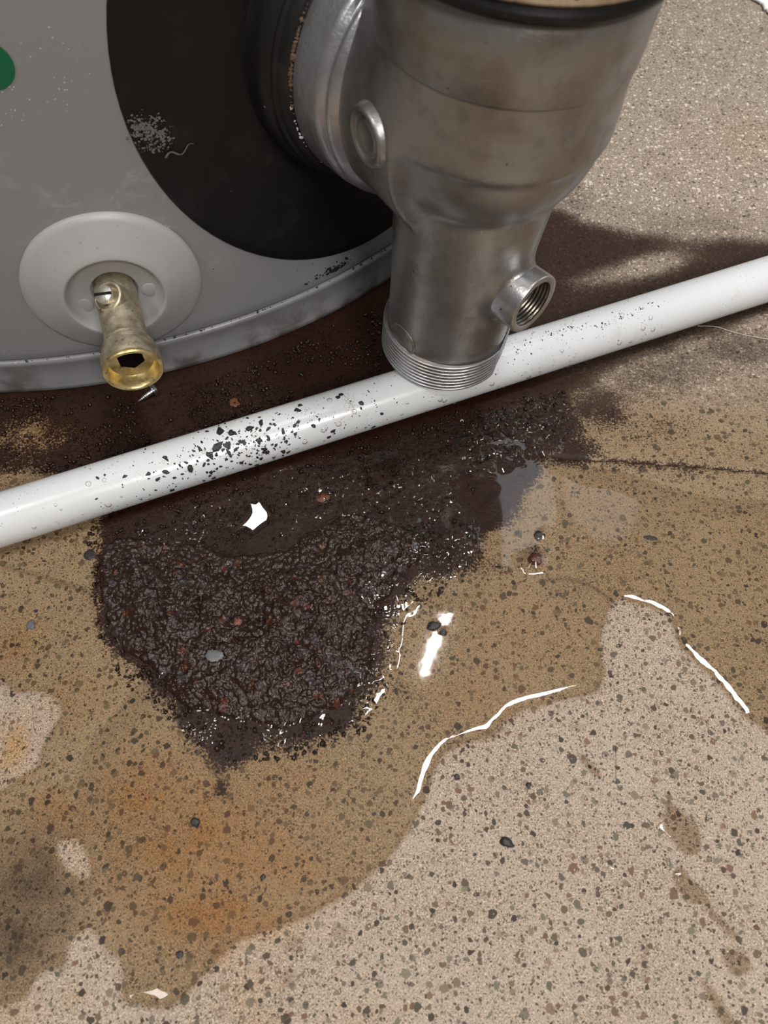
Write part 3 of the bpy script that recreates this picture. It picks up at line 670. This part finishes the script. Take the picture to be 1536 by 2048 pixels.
# ------------------------------------------------------------------ cast aluminium fitting
AX = Vector((math.tan(R(4.0)), 0, 1)).normalized(); AB = Vector((.032, .284, .0275))
BR = Vector((-.6, .8, 0)); AO = AB+AX*((.157-.0285)/AX.z)
PD = Vector((math.cos(R(47)), -math.sin(R(47)), 0)); PH = AB+AX*.064
fit = empty('pipe_fitting', AB, 'cast aluminium elbow fitting coupled to the heater, threaded end over the white pipe', 'pipe fitting')
def smin(a, b, k): h_ = np.clip(.5+.5*(b-a)/k, 0, 1); return b*(1-h_)+a*h_-k*h_*(1-h_)
st = .00125
lo = np.array([-.045, .205, .018]); hi = np.array([.125, .36, .26])
ns = ((hi-lo)/st).astype(int)
gx_, gy_, gz_ = [lo[i]+st*np.arange(ns[i]) for i in range(3)]
GX, GY, GZ = np.meshgrid(gx_.astype('f'), gy_.astype('f'), gz_.astype('f'), indexing='ij')
def cyl_ax(o, d):
    dx, dy, dz = GX-o[0], GY-o[1], GZ-o[2]; t_ = dx*d[0]+dy*d[1]+dz*d[2]
    return np.sqrt(np.maximum(dx*dx+dy*dy+dz*dz-t_*t_, 0)), t_
def capped(o, d, r_, t0, t1):
    rr, t_ = cyl_ax(o, d); qx = rr-r_; qy = np.maximum(t0-t_, t_-t1)
    return np.minimum(np.maximum(qx, qy), 0)+np.sqrt(np.maximum(qx, 0)**2+np.maximum(qy, 0)**2)
rr, tt = cyl_ax(AB, AX)
rad = np.interp(tt, [0, .018, .0185, .05, .10, .3], [.0325, .0322, .0312, .0320, .0350, .0350]).astype('f')
D_pipe = np.maximum(rr-rad, np.maximum(.004-tt, tt-.15))
sc_ = AB+AX*.1400
D_ball = np.sqrt((GX-sc_[0])**2+(GY-sc_[1])**2+(GZ-sc_[2])**2)-.0468
radu = np.interp(tt, [.13, .168, .25], [.0468, .0480, .0505]).astype('f')
D_up = np.maximum(rr-radu, np.maximum(.1400-tt, tt-.22))
D_br = capped(AO, BR, .0475, .0, .046)
D = smin(D_ball, D_up, .006); D = smin(D, D_br, .016); D = smin(D, D_pipe, .0022)
D_port = capped(PH, PD, .0139, 0, .040)
# web running from the ball down to the port
def capsule(a, b, ra, rb):
    ba = b-a; px, py, pz = GX-a[0], GY-a[1], GZ-a[2]; hh = np.clip((px*ba[0]+py*ba[1]+pz*ba[2])/ba.dot(ba), 0, 1)
    return np.sqrt((px-ba[0]*hh)**2+(py-ba[1]*hh)**2+(pz-ba[2]*hh)**2)-(ra+(rb-ra)*hh)
D_web = capsule(AB+AX*.112+PD*.026, PH+PD*.026+AX*.004, .010, .0075)
D = smin(D, smin(D_port, D_web, .006), .006)
D = np.maximum(D, -capped(PH, PD, .0120, .020, .060))      # bore of the port
D = D.astype('f')
# surface nets
S = D < 0; nx_, ny_, nz_ = D.shape
corner = [(0, 0, 0), (1, 0, 0), (0, 1, 0), (1, 1, 0), (0, 0, 1), (1, 0, 1), (0, 1, 1), (1, 1, 1)]
sl = lambda A, c: A[c[0]:nx_-1+c[0], c[1]:ny_-1+c[1], c[2]:nz_-1+c[2]]
cntc = sum(sl(S, c).astype(np.int8) for c in corner); act = (cntc > 0) & (cntc < 8)
idx = np.argwhere(act); ids = np.full(act.shape, -1); ids[act] = np.arange(len(idx))
acc = np.zeros((len(idx), 3)); num = np.zeros(len(idx)); vals = [sl(D, c)[act].astype(float) for c in corner]
for i in range(8):
    for j in range(i+1, 8):
        if sum(abs(corner[i][k]-corner[j][k]) for k in range(3)) != 1: continue
        a_, b_ = vals[i], vals[j]; m_ = (a_ < 0) != (b_ < 0); t_ = np.where(m_, a_/np.where(m_, a_-b_, 1), 0)
        pt = np.array(corner[i])[None]+t_[:, None]*(np.array(corner[j])-np.array(corner[i]))[None]
        acc += pt*m_[:, None]; num += m_
V = lo+st*(idx+acc/num[:, None])
Qs = []
for ax in range(3):
    u, w_ = [(1, 2), (2, 0), (0, 1)][ax]
    e_ = [slice(None)]*3; e_[ax] = slice(0, -1); f_ = [slice(None)]*3; f_[ax] = slice(1, None)
    a_ = S[tuple(e_)]; b_ = S[tuple(f_)]
    for flip in (False, True):
        m_ = (a_ & ~b_) if not flip else (~a_ & b_)
        p_ = np.argwhere(m_); p_ = p_[(p_[:, u] > 0) & (p_[:, w_] > 0) & (p_[:, u] < D.shape[u]-1) & (p_[:, w_] < D.shape[w_]-1)]
        q = []
        for du, dw in ((-1, -1), (0, -1), (0, 0), (-1, 0)):
            r_ = p_.copy(); r_[:, u] += du; r_[:, w_] += dw; q.append(ids[r_[:, 0], r_[:, 1], r_[:, 2]])
        q = np.stack(q, 1); 
        if flip: q = q[:, ::-1]
        Qs.append(q)
Qs = np.concatenate(Qs); Qs = Qs[(Qs >= 0).all(1)]
body = link('body', np_mesh('body', V, Qs), ALU, fit)
sm = body.modifiers.new('smooth', 'SMOOTH'); sm.factor = .5; sm.iterations = 4
del GX, GY, GZ, D, D_ball, D_up, D_br, D_pipe, D_port, D_web

def on(ax_o, ax_d): return frame(ax_o, ax_d)
# threaded lower end: helical grooves, cut flat on two sides
tp = [(.0300, -.0005), (.0322, -.0003)]
nth = 8; pitch = .0024
V = []; F = []; na = 120; rows = 11*nth
for i in range(rows+1):
    for k in range(na):
        a_ = 2*math.pi*k/na; z_ = .0004+pitch*nth*i/rows*1.0
        ph_ = (z_/pitch-a_/(2*math.pi)) % 1.0; saw = abs(ph_*2-1)
        r_ = .0309+.0025*min(saw*1.6, 1)+.0002*z_/.02
        ang = (a_-R(-22)+math.pi) % (2*math.pi)-math.pi
        if abs(ang) < R(16): r_ = min(r_, .0330*math.cos(R(16))/math.cos(ang))
        V.append((r_*math.cos(a_), r_*math.sin(a_), z_))
for i in range(rows):
    for k in range(na): F.append((i*na+k, i*na+(k+1) % na, (i+1)*na+(k+1) % na, (i+1)*na+k))
b0 = len(V)
for rr_, zz in ((.0295, -.0002), (.0288, .004), (.0285, .02)):
    for k in range(na): a_ = 2*math.pi*k/na; V.append((rr_*math.cos(a_), rr_*math.sin(a_), zz))
for k in range(na): F.append((k, b0+k, b0+(k+1) % na, (k+1) % na))
for j in range(2):
    for k in range(na): F.append((b0+j*na+k, b0+(j+1)*na+k, b0+(j+1)*na+(k+1) % na, b0+j*na+(k+1) % na))
link('threaded_end', from_py('threaded_end', V, F), ALU_T, fit, M=frame(AB, AX))
# bead and flange of the branch, joint line of the upper sleeve, round bosses
MB_ = frame(AO, BR)
link('branch_bead', lathe('branch_bead', [(.0470, .0335), (.0486, .0350), (.0503, .0362), (.0512, .0378), (.0508, .0392), (.0500, .0400), (.0498, .0404), (.0504, .0412), (.0515, .0418), (.0522, .0430), (.0525, .0450), (.0528, .0560), (.0532, .0585), (.0528, .0600), (.0500, .0602)], 128), ALU_P, fit, M=MB_)
link('upper_sleeve', lathe('upper_sleeve', [(.0470, .1668), (.0483, .1670), (.04865, .1677), (.0490, .180), (.0496, .1975), (.0480, .1985)], 128), ALU, fit, M=frame(AB, AX))
def boss(c_, n_, R_, name='round_boss', inner=True):
    pr_ = [(R_*1.12, -.0030), (R_*1.04, .0004), (R_, .0014), (R_*.95, .0018), (R_*.86, .0018), (R_*.79, .0012), (R_*.74, .0003), (R_*.62, .0002), (R_*.57, .0007), (R_*.52, .0009), (R_*.46, .0006), (R_*.40, .0004), (.0001, .0004)]
    return link(name, lathe(name, pr_, 64), ALU, fit, M=frame(c_, n_))
# ray-cast on the body surface from outside along a direction in space to seat the bosses
from mathutils.bvhtree import BVHTree
bvh = BVHTree.FromPolygons([tuple(v.co) for v in body.data.vertices], [tuple(p.vertices) for p in body.data.polygons])
def seat(src, tgt):
    src = Vector(src); d_ = (Vector(tgt)-src).normalized(); h_ = bvh.ray_cast(src, d_); n_ = h_[1]
    if n_.dot(d_) > 0: n_ = -n_
    return h_[0], n_
c_, n_ = seat((-.06, .16, .21), (.0050, .284, .157)); print('boss', c_, n_)
boss(c_, n_, .0112)
c_, n_ = seat((-.06, .12, .10), (.0140, .275, .049)); print('boss2', c_, n_)
link('flat_boss', lathe('flat_boss', [(.0088, -.0010), (.0086, .0000), (.0080, .0002), (.0001, .0002)], 48), ALU, fit, M=frame(c_, n_))
# side port, hollow with an internal thread
pp = [(.01395, .026), (.0143, .030), (.0146, .0450), (.0144, .0458), (.0138, .0461), (.0119, .0460), (.0112, .0455)]
port = link('side_port', lathe('side_port', pp, 72), ALU_P, fit, M=frame(PH, PD))
V = []; F = []; na = 64; rows = 60
for i in range(rows+1):
    for k in range(na):
        a_ = 2*math.pi*k/na; z_ = .0456-.022*i/rows; ph_ = (z_/.0018-a_/(2*math.pi)) % 1.0; r_ = .0110+.0009*abs(ph_*2-1)
        V.append((r_*math.cos(a_), r_*math.sin(a_), z_))
for i in range(rows):
    for k in range(na): F.append((i*na+k, (i+1)*na+k, (i+1)*na+(k+1) % na, i*na+(k+1) % na))
pt_ = link('inner_thread', from_py('inner_thread', V, F), m_aluminium('dirty_thread', (.20, .18, .16), .30, .1), None, M=frame(PH, PD))
pt_.parent = port; pt_.location = (0, 0, 0)

# ------------------------------------------------------------------ rubber sleeve between tank and fitting, rubber boot and clamp on top
sl_ = empty('rubber_sleeve', AO+BR*.07, 'black rubber sleeve joining the aluminium fitting to the heater tank', 'sleeve')
link('sleeve_body', lathe('sleeve_body', [(.0500, .056), (.0500, .060), (.0545, .0612), (.0560, .0625), (.0565, .066), (.0570, .0685), (.0588, .0700), (.0603, .0730), (.0607, .0775), (.0602, .0820), (.0608, .0850), (.0620, .0870), (.0625, .12)], 128), RUBBER, sl_, M=MB_)
link('sleeve_rib', lathe('sleeve_rib', [(.0560, .0655), (.0578, .0662), (.0583, .0672), (.0578, .0682), (.0560, .0689)], 128), RUBBER, sl_, M=MB_)
rng = random.Random(3); V = []; F = []
ux = MB_.to_3x3() @ Vector((1, 0, 0)); uy = MB_.to_3x3() @ Vector((0, 1, 0))
def cr_pts(n, sp, seed):
    rng = random.Random(seed); out = []
    for k in range(n):
        a_ = sp(rng); d_ = ux*math.cos(a_)+uy*math.sin(a_); s_ = .0600+rng.uniform(0, .0010)
        out.append((AO+BR*s_+d_*.0535, d_-BR*.9, .0003+.0009*rng.random()**2, k+seed))
    return out
# the side of the sleeve seen in the photo: towards -x and down
def ang_of(dv): return math.atan2(Vector(dv).dot(uy), Vector(dv).dot(ux))
am = ang_of((-.8, -.6, -.35)); at = ang_of((-.8, -.6, .3))
o = gritset('rust_bead', cr_pts(90, lambda r: r.gauss(at, .2), 40), m_simple('yellow_rust', (.085, .05, .03), .7, 0, .5, 900, .5, 500), sl_); tag(o, 'brown and yellow rust crumbs in the sleeve joint', kind='stuff')
o = gritset('pale_crumbs', cr_pts(14, lambda r: r.gauss(am, .22), 90), m_simple('pale_crumb', (.62, .60, .58), .5), sl_); tag(o, 'pale crumbs in the sleeve joint', kind='stuff')
boot = empty('rubber_boot', AB+AX*.20, 'black rubber boot with a slotted steel band, on top of the aluminium fitting', 'boot')
MA = frame(AB, AX)
link('boot_body', lathe('boot_body', [(.0480, .1955), (.0503, .1952), (.0520, .1958), (.0528, .1975), (.0526, .1990), (.0515, .2000), (.0515, .2145), (.0505, .2160), (.0440, .2160), (.0430, .2145), (.0430, .200)], 128), RUBBER, boot, M=MA)
link('clamp_band', lathe('clamp_band', [(.0516, .2015), (.0526, .2015), (.0528, .2025), (.0528, .2125), (.0526, .2135), (.0516, .2135)], 128), CLAMP, boot, M=MA)
for k in range(40):
    a_ = 2*math.pi*k/40
    bm = bmesh.new(); bmesh.ops.create_cube(bm, size=1)
    for v_ in bm.verts: v_.co = Vector((v_.co.x*.0008, v_.co.y*.0030, v_.co.z*.0074))
    me = bpy.data.meshes.new('band_slot') if k == 0 else None
    if k == 0:
        bm.to_mesh(me); slot_me = me; slot_me.materials.append(HOLE)
    bm.free()
    o = bpy.data.objects.new('band_slot', slot_me); col.objects.link(o); o.parent = boot
    L_ = MA @ Matrix.Rotation(a_, 4, 'Z') @ Matrix.Translation((.0526, 0, .2075)) @ Matrix.Rotation(R(14), 4, 'X')
    L_ = Matrix.Translation(-Vector(boot.location)) @ L_; o.matrix_local = L_

# ------------------------------------------------------------------ white pipe
PR = .01335
pa = fl(0, 1040, PR); pb = fl(1536, 558, PR); pd_ = (pb-pa).normalized(); pm = (pa+pb)/2
pipe = empty('plastic_pipe', (pm.x, pm.y, 0), 'white plastic pipe lying across the wet floor, spattered with black grit', 'pipe')
MP = frame(pm, pd_)
hp = .62
link('pipe_tube', lathe('pipe_tube', [(PR-.003, -hp), (PR-.0006, -hp), (PR, -hp+.0006)]+[(PR, -hp+2*hp*k/40) for k in range(1, 40)]+[(PR, hp-.0006), (PR-.0006, hp), (PR-.003, hp), (PR-.003, -hp)], 64), PVC, pipe, M=MP)
nf = Vector((0, -1, 0)); nf = (nf-pd_*nf.dot(pd_)).normalized()
# height above the floor is up, 'nf' faces the viewer
def on_pipe(u, ang, off=0.0):                 # u: image column along the pipe, ang: 0 = facing the viewer level, 90 = top
    P0 = pa+(pb-pa)*0; t0 = None
    # walk along the axis to the asked column
    lo_, hi_ = -.3, 1.3
    for _ in range(30):
        t_ = (lo_+hi_)/2; p = pa+(pb-pa)*t_; dep = p.y*math.cos(R(61))-(p.z-CAM_H)*math.sin(R(61)); uu = 768+FPX*p.x/dep
        if uu < u: lo_ = t_
        else: hi_ = t_
    p = pa+(pb-pa)*t_; d_ = nf*math.cos(R(ang))+Vector((0, 0, 1))*math.sin(R(ang)); return p+d_*(PR+off), d_
rng = random.Random(21); pts = []
for k in range(430):
    u = rng.gauss(480, 75) if rng.random() < .72 else rng.uniform(190, 760)
    ang = min(125, max(-25, rng.gauss(48, 34))); p, d_ = on_pipe(u, ang)
    pts.append((p, d_, .00018+.0013*rng.random()**4+.0003*rng.random(), k))
for k in range(150):
    u = rng.uniform(700, 1300); p, d_ = on_pipe(u, rng.gauss(70, 35)); pts.append((p, d_, .00015+.0004*rng.random()**2, k+900))
for k in range(110):                           # line of dirt along the crown at the right
    u = rng.uniform(1010, 1290); p, d_ = on_pipe(u, 78+rng.gauss(0, 5)+8*math.sin(u*.03)); pts.append((p, d_, .00015+.0005*rng.random()**2, k+1500))
o = gritset('grit', pts, GRIT, pipe); tag(o, 'fine black grit stuck to the pipe', kind='stuff')
def fleck(u, ang, r_, seed, label):
    p, d_ = on_pipe(u, ang, .0001); o = gritset('grit_fleck', [(p, d_, r_, seed)], GRIT); tag(o, label, 'fleck', 'larger black flecks on the white pipe'); return o
fleck(438, 66, .0030, 1, 'largest black fleck on the white pipe, an upright oval')
fleck(452, 100, .0030, 7, 'long black fleck at the upper edge of the pipe above the largest fleck')
fleck(470, 86, .0022, 3, 'ragged black fleck just right of the largest fleck')
fleck(376, 38, .0021, 4, 'dark brown fleck low on the pipe left of the main cluster')
fleck(506, 84, .0018, 5, 'round black fleck right of centre in the cluster on the pipe')
fleck(529, 88, .0019, 6, 'black fleck at the upper right end of the main cluster')
fleck(422, 52, .0018, 8, 'black fleck directly below left of the largest fleck')
fleck(600, 92, .0018, 9, 'isolated black fleck near the upper edge of the pipe, right of the cluster')
fleck(333, 46, .0016, 11, 'small paired black fleck at the left end of the cluster on the pipe')
fleck(515, 50, .0018, 12, 'black fleck in the lower right of the cluster on the pipe')
# grey thumb smudge
pts = []
for k in range(90):
    du, da = rng.gauss(0, 6), rng.gauss(0, 12); p, d_ = on_pipe(697+du, 72+da); pts.append((p, d_, .00022, k))
o = gritset('smudge', pts, m_simple('grey_dirt', (.20, .18, .165), .7), pipe); tag(o, 'grey stippled smudge on the pipe', kind='stuff')
# water drops hanging on the pipe
V = []; F = []; rng = random.Random(14)
for k in range(120):
    u = rng.uniform(60, 1280); ang = rng.gauss(0, 22) if rng.random() < .5 else rng.uniform(0, 110); r_ = .0004+.0013*rng.random()**3
    p, d_ = on_pipe(u, ang); M = frame(p, d_); i0 = len(V); n_ = 12
    V.append(M @ Vector((0, 0, r_*.55)))
    for j in range(1, 4):
        a_ = j/3*math.pi/2
        for q in range(n_): V.append(M @ Vector((r_*math.sin(a_)*math.cos(q*.5236), r_*math.sin(a_)*math.sin(q*.5236), r_*.55*math.cos(a_)-.00003)))
    for q in range(n_):
        F.append((i0, i0+1+q, i0+1+(q+1) % n_))
        for j in range(2): F.append((i0+1+j*n_+q, i0+1+(j+1)*n_+q, i0+1+(j+1)*n_+(q+1) % n_, i0+1+j*n_+(q+1) % n_))
o = link('droplets', from_py('droplets', V, F), WATER, pipe); tag(o, 'small clear water droplets clinging to the pipe', kind='stuff')

# ------------------------------------------------------------------ pebbles, chips, screw, hair, paper
def rock(name, u, v, wpx, hpx, mat, label, cat='pebble', ang=0, flat=.5, seed=0, z=0.0):
    c_ = fl(u, v, z); k = (CAM_H-z)/(math.sin(R(61))+((v-1024)/FPX)*math.cos(R(61)))/FPX
    rx = wpx*k/2; ry = hpx*k/2/ max(.4, math.sin(R(61)-math.atan(-(v-1024)/FPX) if False else R(61)+math.atan((v-1024)/FPX)))
    rn = random.Random(seed); bm = bmesh.new(); bmesh.ops.create_icosphere(bm, subdivisions=3, radius=1)
    off = [rn.uniform(0, 50) for _ in range(3)]
    from mathutils import noise
    rz = min(rx, ry)*flat
    for v_ in bm.verts:
        p = v_.co.copy(); n_ = 1+.42*noise.noise(p*1.1+Vector(off))+.20*noise.noise(p*2.7+Vector(off)); p *= n_
        p.z = min(p.z, .75); v_.co = Vector((p.x*rx, p.y*ry, max(p.z*rz, -rz*.3)))
    me = bpy.data.meshes.new(name); bm.to_mesh(me); bm.free()
    o = link(name, me, mat, None, M=Matrix.Translation((c_.x, c_.y, z+rz*.28)) @ Matrix.Rotation(R(ang), 4, 'Z'))
    autosmooth(o, 28); return tag(o, label, cat)
rock('pebble', 1013, 1685, 26, 17, PEBBLE, 'black two-lobed pebble alone on the dry pale concrete at lower right', ang=-32, flat=.8, seed=2)
rock('pebble', 988, 1644, 8, 12, PEBBLE, 'small upright black crumb just above left of the two-lobed black pebble', seed=3, flat=.8)
rock('pebble', 1057, 1571, 10, 11, PEBBLE, 'small round black crumb above right of the two-lobed black pebble', seed=4, flat=.8)
rock('pebble', 914, 1554, 12, 12, PEBBLE, 'small dark brown crumb near the bright curved rim of the water film', seed=5, flat=.8)
rock('pebble', 391, 1645, 18, 17, PEBBLE, 'dark angular pebble on the orange wet concrete below the heap', seed=6, flat=.7)
rock('pebble', 359, 1909, 16, 13, PEBBLE, 'dark grey pebble near the bottom edge of the wet area', seed=7, flat=.35)
rock('pebble', 146, 1617, 12, 10, REDCHIP, 'small dark red crumb on the pale floor left of the dark pebble', seed=8, flat=.7)
rock('pebble', 526, 1754, 10, 12, PEBBLE, 'small black crumb on the orange wet concrete above the wet rim', seed=9, flat=.7)
rock('pebble', 868, 1253, 28, 16, PEBBLE, 'black crumb sitting in the white lamp streak on the water', seed=10, flat=.9, ang=10)
rock('pebble', 886, 1266, 16, 12, PEBBLE, 'smaller black crumb at the lower right of the one in the lamp streak', seed=11, flat=.9)
rock('rust_lump', 1070, 1120, 26, 24, REDCHIP, 'dark red rust lump standing alone in the water right of the heap', 'rust lump', seed=12, flat=.9)
rock('pebble', 1079, 1071, 20, 17, PEBBLE, 'flat round black pebble just above the red rust lump', seed=13, flat=.3)
rock('rust_flake', 470, 806, 22, 16, ORCHIP, 'orange-brown rust flake between heater and white pipe', 'rust flake', ang=-20, seed=14, flat=.25)
rock('rust_flake', 645, 996, 26, 18, ORCHIP, 'brown rust flake in the dark wet area between pipe and heap', 'rust flake', ang=-15, seed=15, flat=.22)
rock('rust_flake', 318, 1128, 15, 12, ORCHIP, 'orange rust flake at the upper left of the sediment heap', 'rust flake', seed=16, flat=.4, z=.0035)
rock('rust_flake', 476, 1244, 16, 13, ORCHIP, 'orange rust flake in the middle of the sediment heap', 'rust flake', seed=17, flat=.4, z=.0085)
rock('rust_flake', 576, 1368, 8, 8, ORCHIP, 'tiny bright orange rust crumb near the bottom of the heap', 'rust flake', seed=18, flat=.6, z=.0062)
rock('stone_chip', 62, 1250, 18, 18, GREYCHIP, 'blue-grey wet stone chip on the pale floor near the left edge', 'stone chip', seed=19, flat=.5)
rock('stone_chip', 430, 1312, 30, 24, GREYCHIP, 'smooth grey flake lying on the lower left of the heap', 'stone chip', seed=20, flat=.22, z=.0082)
rock('pebble', 72, 1222, 8, 6, PEBBLE, 'tiny black crumb just above the blue-grey chip', seed=21, flat=.7)
rock('pebble', 180, 1110, 22, 20, PEBBLE, 'soft-edged black lump at the left rim of the stain, below the pipe', seed=22, flat=.25)
rock('pebble', 1300, 1076, 28, 8, PEBBLE, 'long thin black sliver on the wet floor right of the red lump', seed=23, flat=.3, ang=-8)

sa = fl(276, 803, .0012); sb = fl(312, 777, .0036); sdir = (sb-sa).normalized(); Ls = (sb-sa).length
screw = empty('screw', (sa+sb)/2, 'small bright pointed screw lying on the dark floor below the brass valve', 'screw')
V = []; F = []; na = 24; rows = 90; Lt = Ls*.82
for i in range(rows+1):
    z_ = Lt*i/rows; core = .00145*min(1, .12+z_/(Ls*.55)); 
    for k in range(na):
        a_ = 2*math.pi*k/na; ph_ = (z_/.00125-a_/(2*math.pi)) % 1.0; th_ = max(0, 1-abs(ph_-.5)*4)*.00055*min(1, z_/(Ls*.2))
        V.append(((core+th_)*math.cos(a_), (core+th_)*math.sin(a_), z_))
for i in range(rows):
    for k in range(na): F.append((i*na+k, i*na+(k+1) % na, (i+1)*na+(k+1) % na, (i+1)*na+k))
F.append(tuple(range(na-1, -1, -1)))
MS = frame(sa, sdir)
link('screw_shank', from_py('screw_shank', V, F), STEEL, screw, M=MS)
link('screw_head', lathe('screw_head', [(.0013, Lt-.0002), (.0036, Lt+.0001), (.0037, Lt+.0005), (.0030, Lt+.0008), (.0029, Lt+.0018), (.0023, Lt+.0024), (.0012, Lt+.0026), (.0008, Lt+.0018), (.0001, Lt+.0017)], 32), STEEL, screw, M=MS)

def strand(name, pts, r_, mat, label, z=.0006):
    P = spline([fl(u, v, z)[:3] for u, v in pts], 8, closed=False); n_ = 6; V = []; F = []
    for i, p in enumerate(P):
        d_ = Vector(P[min(i+1, len(P)-1)]-P[max(i-1, 0)]).normalized(); x_ = d_.cross(Vector((0, 0, 1))).normalized(); y_ = x_.cross(d_)
        for k in range(n_): V.append(Vector(p)+(x_*math.cos(k*6.283/n_)+y_*math.sin(k*6.283/n_))*r_)
    for i in range(len(P)-1):
        for k in range(n_): F.append((i*n_+k, i*n_+(k+1) % n_, (i+1)*n_+(k+1) % n_, (i+1)*n_+k))
    F.append(tuple(range(n_))); F.append(tuple(range(len(V)-n_, len(V))))
    return tag(link(name, from_py(name, V, F), mat), label, 'hair')
strand('hair', [(1395, 652), (1430, 653), (1460, 662), (1500, 672), (1560, 682)], .00017, HAIR, 'fine pale hair curving over the dark floor under the right end of the pipe')
strand('hair', [(684, 1924), (700, 1934), (716, 1944)], .00014, HAIR, 'short straight pale hair on the wet floor near the bottom edge')
strand('hair', [(1232, 1560), (1232, 1490)], .00008, PEBBLE, 'very fine straight dark hair on the dry concrete at right')

# corner of white crumpled paper at the far right
pc = spline(flp([(1490, -8), (1506, 6), (1522, 14), (1538, 32), (1620, 60), (1800, 0), (1700, -160), (1500, -120), (1470, -60)]), 5)
a_ = pc.min(0); b_ = pc.max(0); x, y = np.meshgrid(np.linspace(a_[0]-.005, b_[0]+.005, 110), np.linspace(a_[1]-.005, b_[1]+.005, 110))
sdq = -sdist(x, y, pc); zz = .0025+.010*(fbm(x, y, .03, 5)-.35)*sstep(0, .02, sdq)+.0012*fbm(x, y, .006, 8)
me, _ = grid_mesh('paper_towel', x, y, zz, keep=sdq > 0)
o = link('paper_towel', me, PAPER); m = o.modifiers.new('solid', 'SOLIDIFY'); m.thickness = .0022; m.offset = -1
tag(o, 'corner of a white textured paper towel on the floor at the far upper right', 'paper towel')
